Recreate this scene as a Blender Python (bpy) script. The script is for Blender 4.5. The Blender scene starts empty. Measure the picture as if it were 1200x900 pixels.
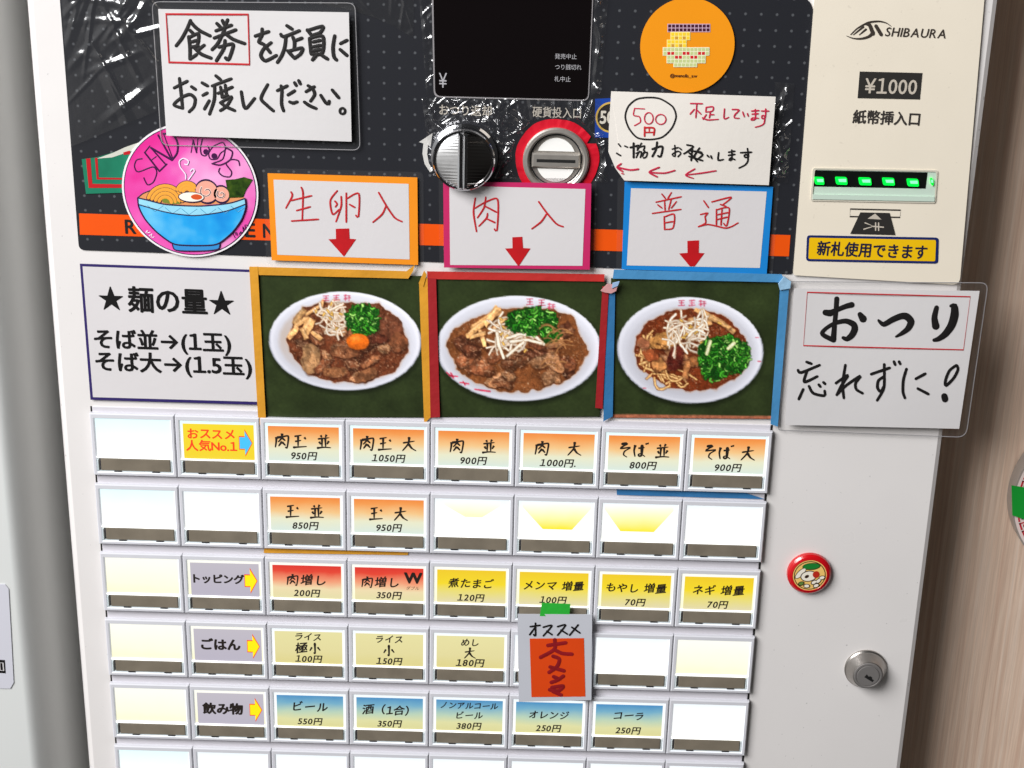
import bpy, math, random
import numpy as np
from mathutils import Vector, Matrix

random.seed(7)
rng = np.random.default_rng(7)
S = bpy.context.scene
COL = S.collection

# ------------------------------------------------------------------ camera
# Solved from the button grid: frame x right, y down the machine, z into it (metres).
F = 1900.0                       # focal length in pixels of a 1200 px wide picture
R = np.array([[0.9996, -0.023117, 0.016304], [0.027393, 0.93486, -0.353958], [-0.007059, 0.354263, 0.935119]])
T = np.array([-0.227622, 0.014505, 0.875671])
PITCH, ROWP = 0.046, 0.041814    # button pitch across and down
Z0 = 1.27                        # height of the top of the button grid above the floor
CF = -R.T @ T

def W(x, y, z):                  # machine frame -> world
    return Vector((float(x), float(z), float(Z0 - y)))

cam = bpy.data.cameras.new('camera'); camo = bpy.data.objects.new('camera', cam); COL.objects.link(camo)
cam.sensor_width = 36; cam.lens = 36 * F / 1200; cam.clip_start = .01; cam.clip_end = 100
r_, d_, f_ = (np.array([R[i][0], R[i][2], -R[i][1]]) for i in range(3))
M = Matrix.Identity(4)
for i in range(3):
    M[i][0] = r_[i]; M[i][1] = -d_[i]; M[i][2] = -f_[i]
M.translation = W(*CF)
camo.matrix_world = M
S.camera = camo

# ------------------------------------------------------------------ world and lamps
w = bpy.data.worlds.new('World'); S.world = w; w.use_nodes = True
nt = w.node_tree; nt.nodes.clear()
out = nt.nodes.new('ShaderNodeOutputWorld'); bg = nt.nodes.new('ShaderNodeBackground')
tc = nt.nodes.new('ShaderNodeTexCoord'); sp = nt.nodes.new('ShaderNodeSeparateXYZ'); rp = nt.nodes.new('ShaderNodeValToRGB')
mp = nt.nodes.new('ShaderNodeMapRange'); mp.inputs[1].default_value = -1; mp.inputs[2].default_value = 1
nt.links.new(tc.outputs['Generated'], sp.inputs[0]); nt.links.new(sp.outputs[2], mp.inputs[0]); nt.links.new(mp.outputs[0], rp.inputs[0])
e = rp.color_ramp.elements
e[0].position = .22; e[0].color = (.26, .25, .24, 1)
e[1].position = .62; e[1].color = (.95, .98, 1.0, 1)
m_ = e.new(.42); m_.color = (.75, .73, .70, 1)
mx_ = nt.nodes.new('ShaderNodeMapRange'); mx_.inputs[1].default_value = -.55; mx_.inputs[2].default_value = -.12; mx_.inputs[3].default_value = .50; mx_.inputs[4].default_value = .035
nt.links.new(sp.outputs[0], mx_.inputs[0]); nt.links.new(mx_.outputs[0], bg.inputs[1])   # daylight to the left, dim shop to the right
nt.links.new(rp.outputs[0], bg.inputs[0]); nt.links.new(bg.outputs[0], out.inputs[0])

def lamp(name, loc, tgt, sx, sy, watt, col):
    l = bpy.data.lights.new(name, 'AREA'); l.shape = 'RECTANGLE'; l.size = sx; l.size_y = sy; l.energy = watt; l.color = col
    o = bpy.data.objects.new(name, l); COL.objects.link(o); o.location = loc
    o.rotation_euler = (Vector(tgt) - Vector(loc)).to_track_quat('-Z', 'Y').to_euler()
    return o
lamp('daylight_lamp', (-0.90, -1.22, 2.45), (.22, 0, 1.3), 1.1, 1.1, 66, (1, .995, .995))
lamp('shop_lamp', (1.25, -1.5, 2.35), (.3, 0, 1.2), .5, .5, .9, (1, .9, .78))

S.view_settings.view_transform = 'Standard'; S.view_settings.look = 'None'
S.view_settings.exposure = 0; S.view_settings.gamma = 1
S.cycles.max_bounces = 8; S.cycles.transparent_max_bounces = 16
S.cycles.use_denoising = True

# ------------------------------------------------------------------ helpers
def P(px, py, h=0.0):
    """the point of the machine's front plane (or of a plane h metres before it) seen at a photo pixel"""
    d = R.T @ np.array([(px - 600) / F, (py - 450) / F, 1.0])
    t = (-h - CF[2]) / d[2]
    p = CF + t * d
    return W(*p)

def lin(c):
    return tuple((v / 255 / 12.92) if v / 255 <= .04045 else ((v / 255 + .055) / 1.055) ** 2.4 for v in c[:3])

MATS = {}
def mat(name, col, rough=.5, metal=0., var=.0, vscale=60., bump=0., bscale=400., emit=0., spec=.5, coat=0., stretch=None, specks=0.):
    """procedural principled material; col is an sRGB 0-255 triple"""
    if name in MATS: return MATS[name]
    m = bpy.data.materials.new(name); m.use_nodes = True; n = m.node_tree; b = n.nodes['Principled BSDF']
    c = lin(col)
    b.inputs['Base Color'].default_value = (*c, 1); b.inputs['Roughness'].default_value = rough
    b.inputs['Metallic'].default_value = metal; b.inputs['Specular IOR Level'].default_value = spec
    b.inputs['Coat Weight'].default_value = coat; b.inputs['Coat Roughness'].default_value = .08
    if emit:
        b.inputs['Emission Color'].default_value = (*c, 1); b.inputs['Emission Strength'].default_value = emit
    if var or bump:
        g = n.nodes.new('ShaderNodeNewGeometry')
        src = g.outputs['Position']
        if stretch:
            mpn = n.nodes.new('ShaderNodeMapping'); mpn.inputs['Scale'].default_value = stretch
            n.links.new(src, mpn.inputs[0]); src = mpn.outputs[0]
    if var:
        nz = n.nodes.new('ShaderNodeTexNoise'); nz.inputs['Scale'].default_value = vscale; nz.inputs['Detail'].default_value = 5
        n.links.new(src, nz.inputs['Vector'])
        mr = n.nodes.new('ShaderNodeMapRange'); mr.inputs[1].default_value = .25; mr.inputs[2].default_value = .75
        mr.inputs[3].default_value = 1 - var; mr.inputs[4].default_value = 1 + var * .6
        n.links.new(nz.outputs[0], mr.inputs[0])
        mx = n.nodes.new('ShaderNodeVectorMath'); mx.operation = 'SCALE'; mx.inputs[0].default_value = c
        n.links.new(mr.outputs[0], mx.inputs['Scale']); n.links.new(mx.outputs[0], b.inputs['Base Color'])
        if specks:      # sparse grime specks and rubbed patches
            n2 = n.nodes.new('ShaderNodeTexNoise'); n2.inputs['Scale'].default_value = 420; n2.inputs['Detail'].default_value = 2
            m2 = n.nodes.new('ShaderNodeMapRange'); m2.inputs[1].default_value = .71; m2.inputs[2].default_value = .76; m2.inputs[3].default_value = 1; m2.inputs[4].default_value = 1-specks
            x2 = n.nodes.new('ShaderNodeVectorMath'); x2.operation = 'SCALE'
            n.links.new(src, n2.inputs['Vector']); n.links.new(n2.outputs[0], m2.inputs[0]); n.links.new(mx.outputs[0], x2.inputs[0]); n.links.new(m2.outputs[0], x2.inputs['Scale']); n.links.new(x2.outputs[0], b.inputs['Base Color'])
            n3 = n.nodes.new('ShaderNodeTexNoise'); n3.inputs['Scale'].default_value = 35; n3.inputs['Detail'].default_value = 6
            m3 = n.nodes.new('ShaderNodeMapRange'); m3.inputs[1].default_value = .3; m3.inputs[2].default_value = .7; m3.inputs[3].default_value = rough-.12; m3.inputs[4].default_value = rough+.15
            n.links.new(src, n3.inputs['Vector']); n.links.new(n3.outputs[0], m3.inputs[0]); n.links.new(m3.outputs[0], b.inputs['Roughness'])
    if bump:
        nb = n.nodes.new('ShaderNodeTexNoise'); nb.inputs['Scale'].default_value = bscale; nb.inputs['Detail'].default_value = 6
        n.links.new(src, nb.inputs['Vector'])
        bp = n.nodes.new('ShaderNodeBump'); bp.inputs['Strength'].default_value = bump; bp.inputs['Distance'].default_value = .001
        n.links.new(nb.outputs[0], bp.inputs['Height']); n.links.new(bp.outputs[0], b.inputs['Normal'])
    MATS[name] = m
    return m

def film_mat(name, gloss, rough, white=.03, bump=0., bscale=90.):
    """clear plastic film: mostly see-through, a glossy skin and a trace of milkiness"""
    if name in MATS: return MATS[name]
    m = bpy.data.materials.new(name); m.use_nodes = True; n = m.node_tree; n.nodes.clear()
    o = n.nodes.new('ShaderNodeOutputMaterial'); t = n.nodes.new('ShaderNodeBsdfTransparent')
    g = n.nodes.new('ShaderNodeBsdfGlossy'); g.inputs['Roughness'].default_value = rough
    d = n.nodes.new('ShaderNodeBsdfDiffuse'); d.inputs[0].default_value = (.8, .8, .8, 1)
    a = n.nodes.new('ShaderNodeMixShader'); a.inputs[0].default_value = white
    c = n.nodes.new('ShaderNodeMixShader'); c.inputs[0].default_value = gloss
    n.links.new(t.outputs[0], a.inputs[1]); n.links.new(d.outputs[0], a.inputs[2])
    n.links.new(a.outputs[0], c.inputs[1]); n.links.new(g.outputs[0], c.inputs[2]); n.links.new(c.outputs[0], o.inputs[0])
    if bump:
        ge = n.nodes.new('ShaderNodeNewGeometry'); nb = n.nodes.new('ShaderNodeTexNoise')
        nb.inputs['Scale'].default_value = bscale; nb.inputs['Detail'].default_value = 4
        bp = n.nodes.new('ShaderNodeBump'); bp.inputs['Strength'].default_value = bump; bp.inputs['Distance'].default_value = .002
        n.links.new(ge.outputs['Position'], nb.inputs['Vector']); n.links.new(nb.outputs[0], bp.inputs['Height']); n.links.new(bp.outputs[0], g.inputs['Normal'])
    MATS[name] = m
    return m

def backlit(name, stops, glow=.85, uvx=False):
    """printed film lit from behind: its printed colours run down the card (UV y, 0 at the top)"""
    if name in MATS: return MATS[name]
    m = bpy.data.materials.new(name); m.use_nodes = True; n = m.node_tree; b = n.nodes['Principled BSDF']
    u = n.nodes.new('ShaderNodeTexCoord'); s = n.nodes.new('ShaderNodeSeparateXYZ'); r = n.nodes.new('ShaderNodeValToRGB')
    nz = n.nodes.new('ShaderNodeTexNoise'); nz.inputs['Scale'].default_value = 3.5; nz.inputs['Detail'].default_value = 4
    ad = n.nodes.new('ShaderNodeMath'); ad.operation = 'MULTIPLY_ADD'; ad.inputs[1].default_value = .16
    g = n.nodes.new('ShaderNodeNewGeometry'); ns = n.nodes.new('ShaderNodeVectorMath'); ns.operation = 'SCALE'; ns.inputs['Scale'].default_value = 30
    n.links.new(g.outputs['Position'], ns.inputs[0]); n.links.new(ns.outputs[0], nz.inputs['Vector'])
    n.links.new(u.outputs['UV'], s.inputs[0]); n.links.new(nz.outputs[0], ad.inputs[0]); n.links.new(s.outputs[1], ad.inputs[2])
    sb = n.nodes.new('ShaderNodeMath'); sb.operation = 'SUBTRACT'; sb.inputs[1].default_value = .08
    n.links.new(ad.outputs[0], sb.inputs[0]); n.links.new(sb.outputs[0], r.inputs[0])
    el = r.color_ramp.elements
    while len(el) > 1: el.remove(el[-1])
    el[0].position = stops[0][0]; el[0].color = (*lin(stops[0][1]), 1)
    for p, c in stops[1:]:
        x = el.new(p); x.color = (*lin(c), 1)
    n.links.new(r.outputs[0], b.inputs['Emission Color']); b.inputs['Emission Strength'].default_value = glow
    b.inputs['Base Color'].default_value = (.03, .03, .03, 1); b.inputs['Roughness'].default_value = .4
    MATS[name] = m
    return m

class MB:
    """collects faces of one mesh (world coordinates)"""
    def __init__(self):
        self.v = []; self.f = []; self.fm = []; self.m = []; self.uv = []; self.k = 0
    def mi(self, m):
        if m not in self.m: self.m.append(m)
        return self.m.index(m)
    def add(self, vs, fs, m, uvs=None):
        b = len(self.v); self.v += [tuple(x) for x in vs]; i = self.mi(m)
        for f in fs:
            self.f.append([b + j for j in f]); self.fm.append(i)
        self.uv += list(uvs) if uvs else [(0, 0)] * len(vs)
    # --- px based pieces; h may be a number or a function of the pixel
    def H(self, h, x, y): return h(x, y) if callable(h) else h
    def poly(self, pts, h, m, th=0.0, uvs=None):
        vs = [P(x, y, self.H(h, x, y)) for x, y in pts]; n = len(vs)
        self.add(vs, [list(range(n))], m, uvs)
        if th:
            bk = [P(x, y, self.H(h, x, y)) + Vector((0, th, 0)) for x, y in pts]
            self.add(vs + bk, [[i, (i + 1) % n, n + (i + 1) % n, n + i] for i in range(n)], m)
    def grid(self, c, h, m, nx=14, ny=10, th=0.):
        """quad sheet between four pixel corners (tl, tr, br, bl) following the height function"""
        vs = []; uv = []
        for j in range(ny + 1):
            for i in range(nx + 1):
                a, b = i / nx, j / ny
                x = (1-b)*((1-a)*c[0][0]+a*c[1][0]) + b*((1-a)*c[3][0]+a*c[2][0])
                y = (1-b)*((1-a)*c[0][1]+a*c[1][1]) + b*((1-a)*c[3][1]+a*c[2][1])
                vs.append(P(x, y, self.H(h, x, y))); uv.append((a, b))
        n1 = nx + 1
        self.add(vs, [[j*n1+i, j*n1+i+1, (j+1)*n1+i+1, (j+1)*n1+i] for j in range(ny) for i in range(nx)], m, uv)
        if th:
            rim = [i for i in range(n1)] + [j*n1+nx for j in range(1, ny+1)] + [ny*n1+i for i in range(nx-1, -1, -1)] + [j*n1 for j in range(ny-1, 0, -1)]
            a = [vs[i] for i in rim]; k = len(a); bk = [x + Vector((0, th, 0)) for x in a]
            self.add(a + bk, [[i, (i+1) % k, k+(i+1) % k, k+i] for i in range(k)], m)
    def stroke(self, pts, wd, h, m, smooth=True, closed=False, t=.00006):
        """pen or brush stroke: a slightly raised ribbon with round ends; widths in pixels"""
        p = [np.array(q, float) for q in pts]
        ws = list(wd) if isinstance(wd, (list, tuple)) else [wd] * len(p)
        if len(ws) < len(p): ws = [np.interp(i/(len(p)-1), np.linspace(0, 1, len(ws)), ws) for i in range(len(p))]
        if closed: p = p + [p[0]]; ws = ws + [ws[0]]
        q = []; qw = []
        n = len(p)
        for i in range(n - 1):
            p0 = p[i-1] if i else (p[-2] if closed else p[i]); p3 = p[i+2] if i + 2 < n else (p[1] if closed else p[i+1])
            k = max(2, min(7, int(np.linalg.norm(p[i+1]-p[i]) / 1.5))) if smooth else 1
            for s in range(k):
                u = s / k
                if smooth:
                    tn = .42
                    m1 = (p[i+1]-p0)*tn; m2 = (p3-p[i])*tn
                    x = (2*u**3-3*u*u+1)*p[i] + (u**3-2*u*u+u)*m1 + (-2*u**3+3*u*u)*p[i+1] + (u**3-u*u)*m2
                else: x = p[i]
                q.append(x); qw.append(ws[i]*(1-u)+ws[i+1]*u)
        q.append(p[-1]); qw.append(ws[-1])
        L, C, Rr = [], [], []
        N = len(q); self.k += 1; hk = (self.k % 40) * 4e-6
        dirs = []
        for i in range(N):
            a = q[max(0, i-1)]; b = q[min(N-1, i+1)]
            if closed and i in (0, N-1): a, b = q[-2], q[1]
            d = b - a; l = np.linalg.norm(d); dirs.append(d / l if l > 1e-9 else np.array([1., 0]))
        st = []
        def sec(c, d, wv):
            nrm = np.array([-d[1], d[0]]); a = c + nrm*wv/2; b = c - nrm*wv/2
            st.append((P(a[0], a[1], self.H(h, *a)+hk), P(c[0], c[1], self.H(h, *c)+hk+t), P(b[0], b[1], self.H(h, *b)+hk)))
        if not closed:
            for s in (-.5, -.43, -.25): sec(q[0]+dirs[0]*s*qw[0], dirs[0], qw[0]*max(.06, 2*math.sqrt(max(0, .25-s*s))))
        for i in range(N): sec(q[i], dirs[i], qw[i])
        if not closed:
            for s in (.25, .43, .5): sec(q[-1]+dirs[-1]*s*qw[-1], dirs[-1], qw[-1]*max(.06, 2*math.sqrt(max(0, .25-s*s))))
        vs = [x for s in st for x in s]
        self.add(vs, [[3*i+j, 3*i+3+j, 3*i+4+j, 3*i+1+j] for i in range(len(st)-1) for j in (0, 1)], m)
    def disc(self, c, r, h, m, n=40, th=0., ry=None):
        """a true circle on the machine plane, pixel centre and pixel radius (across)"""
        o = P(c[0], c[1], self.H(h, *c)); rr = (P(c[0]+r, c[1], self.H(h, *c)) - o).length; k = (ry or r) / r
        vs = [o + Vector((math.cos(2*math.pi*i/n)*rr, 0, math.sin(2*math.pi*i/n)*rr*k)) for i in range(n)]
        uv = [(.5+.5*math.cos(2*math.pi*i/n), .5-.5*math.sin(2*math.pi*i/n)) for i in range(n)]
        self.add(vs, [list(range(n))[::-1]], m, uv)
        if th:
            bk = [x + Vector((0, th, 0)) for x in vs]
            self.add(vs+bk, [[i, n+i, n+(i+1) % n, (i+1) % n] for i in range(n)], m)
    def ring(self, c, prof, m, n=64):
        """turned part about the axis normal to the machine: prof = [(radius m, height m)]"""
        o = P(*c); vs = []
        for rr, hh in prof:
            vs += [o + Vector((math.cos(2*math.pi*i/n)*rr, -hh, math.sin(2*math.pi*i/n)*rr)) for i in range(n)]
        self.add(vs, [[j*n+i, (j+1)*n+i, (j+1)*n+(i+1) % n, j*n+(i+1) % n] for j in range(len(prof)-1) for i in range(n)], m)
    def box(self, x0, x1, y0, y1, z0, z1, m, bv=0.):
        """box in world metres, front edges chamfered by bv (y0 is the front)"""
        f = [(x0+bv, y0, z0+bv), (x1-bv, y0, z0+bv), (x1-bv, y0, z1-bv), (x0+bv, y0, z1-bv)]
        g = [(x0, y0+bv, z0), (x1, y0+bv, z0), (x1, y0+bv, z1), (x0, y0+bv, z1)]
        k = [(x0, y1, z0), (x1, y1, z0), (x1, y1, z1), (x0, y1, z1)]
        fs = [[0, 1, 2, 3]]
        if bv: vs = f+g+k; ly = 3
        else: vs = f+k; ly = 2
        for a in range(ly-1):
            fs += [[4*a+i, 4*a+4+i, 4*a+4+(i+1) % 4, 4*a+(i+1) % 4] for i in range(4)]
        fs.append([4*ly-1-i for i in range(4)])
        self.add(vs, fs, m)
    def text(self, body, mapf, ex, ey=None, m=None, bold=0, shear=0., rise=0., track=0., align='c', fit=None, jit=0.):
        """lay out a line of type; mapf(x, y) -> world, y up from the baseline"""
        ey = ey or ex; x = 0; items = []
        for ch in body:
            if ch == ' ': x += .38; continue
            if ch == '　': x += 1.0; continue
            v, f, adv, x0 = glyph(ch, bold)
            items.append((v, f, x)); x += adv + track
        x -= track
        k = ex if fit is None else fit / x
        off = {'c': -x*k/2, 'l': 0, 'r': -x*k}[align] if fit is None else 0
        for v, f, gx in items:
            jx, jy, js = random.uniform(-jit, jit), random.uniform(-jit, jit), 1+random.uniform(-jit, jit)
            for q, (dx, dy) in enumerate(EMB[bold]):
                vs = [mapf(off + (gx + jx + dx + vx*js + shear*vy)*k, (vy*js + jy + dy + rise*(vx-.5))*ey) - Vector((0, q*1.6e-6, 0)) for vx, vy in v]
                self.add(vs, f, m)
    def line(self, body, p0, p1, em, h, m, bold=0, shear=0., rise=0., track=0., jit=0.):
        """type set between two pixel ends of a baseline; em = letter size in pixels"""
        p0 = np.array(p0, float); p1 = np.array(p1, float); d = p1-p0; l = np.linalg.norm(d); d /= l
        mid = (p0+p1)/2; up = mid - np.array([472., 5390.]); up /= np.linalg.norm(up)
        self.k += 1; hk = (self.k % 20) * 5e-6
        def mf(x, y):
            q = p0 + d*x + up*y
            return P(q[0], q[1], self.H(h, *q) + hk)
        self.text(body, mf, em, em, m, bold, shear, rise, track, fit=l, jit=jit)
    def build(self, name, parent=None, smooth=False, label=None):
        v = np.array(self.v, float); c = (v.min(0)+v.max(0))/2
        me = bpy.data.meshes.new(name); me.from_pydata([tuple(x-c) for x in v], [], self.f)
        for m in self.m: me.materials.append(m)
        me.polygons.foreach_set('material_index', self.fm)
        if smooth: me.polygons.foreach_set('use_smooth', [True]*len(self.f))
        ul = me.uv_layers.new(name='UVMap'); li = np.zeros(len(me.loops), int); me.loops.foreach_get('vertex_index', li)
        ul.data.foreach_set('uv', np.array(self.uv, float)[li].ravel())
        me.update()
        o = bpy.data.objects.new(name, me); COL.objects.link(o); place(o, c, parent)
        if smooth: pass
        if label: o['label'] = label
        return o

WL = {}
def place(o, c, parent=None):
    c = Vector([float(x) for x in c]); WL[o.name] = c
    if parent: o.parent = parent; o.location = c - WL[parent.name]
    else: o.location = c

def empty(name, loc, label, cat, group=None):
    o = bpy.data.objects.new(name, None); o.empty_display_size = .05; COL.objects.link(o); place(o, loc)
    return tag(o, label, cat, group)
def tag(o, label, cat, group=None):
    o['label'] = label; o['category'] = cat
    if group: o['group'] = group
    return o

# glyphs of Blender's own font, flattened once
GL = {}
def load_glyphs(chars):
    tmp = bpy.data.collections.new('type'); COL.children.link(tmp); obs = []
    for bi in (0,):
        for ch in sorted(set(chars)):
            cu = bpy.data.curves.new('g', 'FONT'); cu.body = ch; cu.size = 1; cu.resolution_u = 3; cu.fill_mode = 'FRONT'
            ob = bpy.data.objects.new('g', cu); tmp.objects.link(ob); obs.append((ch, bi, ob))
    dg = bpy.context.evaluated_depsgraph_get()
    for ch, bi, ob in obs:
        ev = ob.evaluated_get(dg); me = ev.to_mesh()
        v = [(p.co.x, p.co.y) for p in me.vertices]; f = [list(p.vertices) for p in me.polygons]
        ev.to_mesh_clear()
        xs = [a for a, b in v] or [0]
        adv = 1.0 if ord(ch) > 0x2000 else max(xs)-min(xs)+.085
        if ord(ch) <= 0x2000: v = [(a-min(xs)+.04, b) for a, b in v]
        GL[ch, bi] = (v, f, adv, 0)
    for ch, bi, ob in obs:
        cu = ob.data; bpy.data.objects.remove(ob); bpy.data.curves.remove(cu)
    bpy.data.collections.remove(tmp)
def glyph(ch, bold):
    if ch == '1':                      # the numeral one with its flag
        v, f, adv, _ = GL['１', 0]; xs = [a for a, b in v]
        return [(a-min(xs)+.05, b) for a, b in v], f, max(xs)-min(xs)+.10, 0
    return GL[ch, 0]
EMB = {0: [(0, 0)], 1: [(0, 0), (.014, 0), (-.014, 0), (0, .012), (0, -.012)],
       2: [(0, 0)]+[(.028*math.cos(k*math.pi/4), .024*math.sin(k*math.pi/4)) for k in range(8)],
       3: [(0, 0)]+[(.052*math.cos(k*math.pi/5), .042*math.sin(k*math.pi/5)) for k in range(10)]}
load_glyphs('１おススメ人気No.1肉玉並大そば0123456789円トッピングごはん飲み物増しWダブル煮たまメンマ量もやネギライ極小めビール酒（合）ノアコオレジラ発売中止つり銭切れ札返却硬貨投入口紙幣挿¥新使用できます★麺の→(玉)RAMENSHIBUsofghtelnimadrw@_')

def Z(o, s):     # tracing frame: enlarged crop -> photo pixels
    return lambda pts: [(o[0]+x/s, o[1]+y/s) for x, y in pts]
def wav(seed, amp, base=0., L=90.):
    """gentle waviness of a sheet that does not lie quite flat"""
    r = random.Random(seed); k = [(r.uniform(.6, 1.5)/L, r.uniform(.6, 1.5)/L, r.uniform(0, 6)) for _ in range(4)]
    return lambda x, y: base + amp*(1+sum(math.sin(a*x+b*y*(1 if i % 2 else -1)+c) for i, (a, b, c) in enumerate(k))/4)

# ------------------------------------------------------------------ materials
ENAMEL = mat('white_enamel', (226, 222, 220), .38, var=.025, vscale=14, bump=.03, bscale=700, coat=.15, specks=.35)
CREAM = mat('cream_plastic', (234, 224, 206), .45, var=.025, vscale=20, bump=.015, bscale=900, specks=.1)
BLACK = mat('black_ink', (14, 12, 12), .55, spec=.3)
PAPER = mat('white_paper', (210, 207, 207), .55, var=.02, vscale=25, bump=.05, bscale=300)
PAPER_COOL = mat('cool_paper', (212, 208, 209), .55, var=.02, vscale=25, bump=.05, bscale=300)
RED = mat('red_marker', (190, 24, 34), .6, var=.2, vscale=300)
CRIMSON = mat('crimson_marker', (196, 26, 66), .6, var=.15, vscale=300)
GREYINK = mat('dark_grey_ink', (52, 47, 44), .5)
CHROME = mat('chrome', (205, 205, 208), .09, 1., bump=.03, bscale=60)
STEEL = mat('brushed_steel', (200, 194, 186), .38, .75, var=.1, vscale=200, bump=.05, bscale=500)
DARKM = mat('dark_metal', (70, 66, 62), .35, 1.)
VOID = mat('dark_gap', (10, 9, 9), .7)
LAMI = film_mat('laminate_film', .035, .14, .018, .15, 40)
FILM = film_mat('crinkled_film', .13, .15, .006, .12, 110)

# ------------------------------------------------------------------ setting: wood wall, neighbouring cabinet
def wood():
    m = bpy.data.materials.new('pale_wood_grain'); m.use_nodes = True; n = m.node_tree; b = n.nodes['Principled BSDF']
    g = n.nodes.new('ShaderNodeNewGeometry'); mp = n.nodes.new('ShaderNodeMapping'); mp.inputs['Scale'].default_value = (330, 30, 5)
    nz = n.nodes.new('ShaderNodeTexNoise'); nz.inputs['Scale'].default_value = 1; nz.inputs['Detail'].default_value = 8; nz.inputs['Roughness'].default_value = .62
    n2 = n.nodes.new('ShaderNodeTexNoise'); n2.inputs['Scale'].default_value = 1; n2.inputs['Detail'].default_value = 3
    mp2 = n.nodes.new('ShaderNodeMapping'); mp2.inputs['Scale'].default_value = (900, 40, 26)
    r = n.nodes.new('ShaderNodeValToRGB'); e = r.color_ramp.elements
    e[0].position = .3; e[0].color = (*lin((208, 174, 152)), 1); e[1].position = .72; e[1].color = (*lin((238, 216, 198)), 1)
    k = e.new(.5); k.color = (*lin((226, 198, 176)), 1)
    r2 = n.nodes.new('ShaderNodeMapRange'); r2.inputs[1].default_value = .62; r2.inputs[2].default_value = .74; r2.inputs[3].default_value = 0; r2.inputs[4].default_value = .35
    mx = n.nodes.new('ShaderNodeMix'); mx.data_type = 'RGBA'; mx.inputs['B'].default_value = (*lin((232, 214, 192)), 1)
    for a in (mp, mp2): n.links.new(g.outputs['Position'], a.inputs[0])
    n.links.new(mp.outputs[0], nz.inputs['Vector']); n.links.new(mp2.outputs[0], n2.inputs['Vector'])
    n.links.new(nz.outputs[0], r.inputs[0]); n.links.new(n2.outputs[0], r2.inputs[0]); n.links.new(r2.outputs[0], mx.inputs['Factor'])
    n.links.new(r.outputs[0], mx.inputs['A']); n.links.new(mx.outputs['Result'], b.inputs['Base Color'])
    n3 = n.nodes.new('ShaderNodeTexNoise'); n3.inputs['Scale'].default_value = 1; n3.inputs['Detail'].default_value = 6; n3.inputs['Roughness'].default_value = .7
    mp3 = n.nodes.new('ShaderNodeMapping'); mp3.inputs['Scale'].default_value = (1500, 60, 28); n.links.new(g.outputs['Position'], mp3.inputs[0]); n.links.new(mp3.outputs[0], n3.inputs['Vector'])
    r3 = n.nodes.new('ShaderNodeMapRange'); r3.inputs[1].default_value = .3; r3.inputs[2].default_value = .7; r3.inputs[3].default_value = .84; r3.inputs[4].default_value = 1.10
    sc3 = n.nodes.new('ShaderNodeVectorMath'); sc3.operation = 'SCALE'
    n.links.new(n3.outputs[0], r3.inputs[0]); n.links.new(mx.outputs['Result'], sc3.inputs[0]); n.links.new(r3.outputs[0], sc3.inputs['Scale']); n.links.new(sc3.outputs[0], b.inputs['Base Color'])
    b.inputs['Roughness'].default_value = .5
    bp = n.nodes.new('ShaderNodeBump'); bp.inputs['Strength'].default_value = .15; bp.inputs['Distance'].default_value = .001
    n.links.new(nz.outputs[0], bp.inputs['Height']); n.links.new(bp.outputs[0], b.inputs['Normal'])
    return m
XL = P(36, 0).x; XR = P(1171, 0).x; ZT = P(600, -130).z
WALLY = .046
b = MB(); b.box(XR+.0008, XR+.9, WALLY, WALLY+.06, 0.0, ZT+.5, wood())
tag(b.build('wood_wall'), 'pale wood grain wall panel behind the right edge of the ticket machine', 'wall')

nb = empty('white_cabinet', (XL-.2, .02, 0), 'white cabinet standing close beside the left edge of the ticket machine', 'cabinet')
b = MB(); NX = P(70, 450, -.03).x
ring_ = []
for i in range(49):
    a = math.pi/2*i/48; ring_.append((XL-.0235-.014+.014*math.sin(a), .002+.034-.034*math.cos(a)))
prof = [(XL-.45, .40), (XL-.45, .002)] + ring_ + [(XL-.0235, .40)]
n = len(prof); z0, z1 = 0.0, ZT+.3
vs = [(x, y, z0) for x, y in prof]+[(x, y, z1) for x, y in prof]
b.add(vs, [[i, (i+1) % n, n+(i+1) % n, n+i] for i in range(n)]+[list(range(n))[::-1], [n+i for i in range(n)]], mat('cool_white_steel', (214, 216, 214), .4, var=.02, vscale=10))
body = b.build('body', nb, smooth=False)
b = MB(); hl = -.002+.0006
b.poly([(-60, 683), (6, 685), (10, 690), (16, 800), (12, 807), (-56, 806)], hl, mat('grey_label', (205, 205, 214), .4), th=.0005)
b.poly([(-3, 773), (5.5, 773.5), (6.5, 789), (-2, 788.5)], hl+.0002, BLACK)
b.stroke([(-.5, 776.5), (3.5, 777), (4.3, 786), (0, 785.5)], 1.4, hl+.0003, PAPER, closed=True, smooth=False)
b.build('label_plate', nb)

# ------------------------------------------------------------------ ticket machine
tm = empty('ticket_machine', ((XL+XR)/2, .2, 0), 'white food ticket vending machine with black control panel and lit buttons', 'vending machine')
b = MB(); bv = .0045
prof = [(XL-.003, .40), (XL-.003, bv), (XL-.0015, bv*.3), (XL+.001, 0), (XR-.003, 0), (XR-.0008, bv*.25), (XR, bv), (XR, .40)]
n = len(prof)
b.add([(x, y, 0) for x, y in prof]+[(x, y, ZT) for x, y in prof], [[i, (i+1) % n, n+(i+1) % n, n+i] for i in range(n)]+[list(range(n))[::-1], [n+i for i in range(n)]], ENAMEL)
b.build('cabinet', tm)

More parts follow.
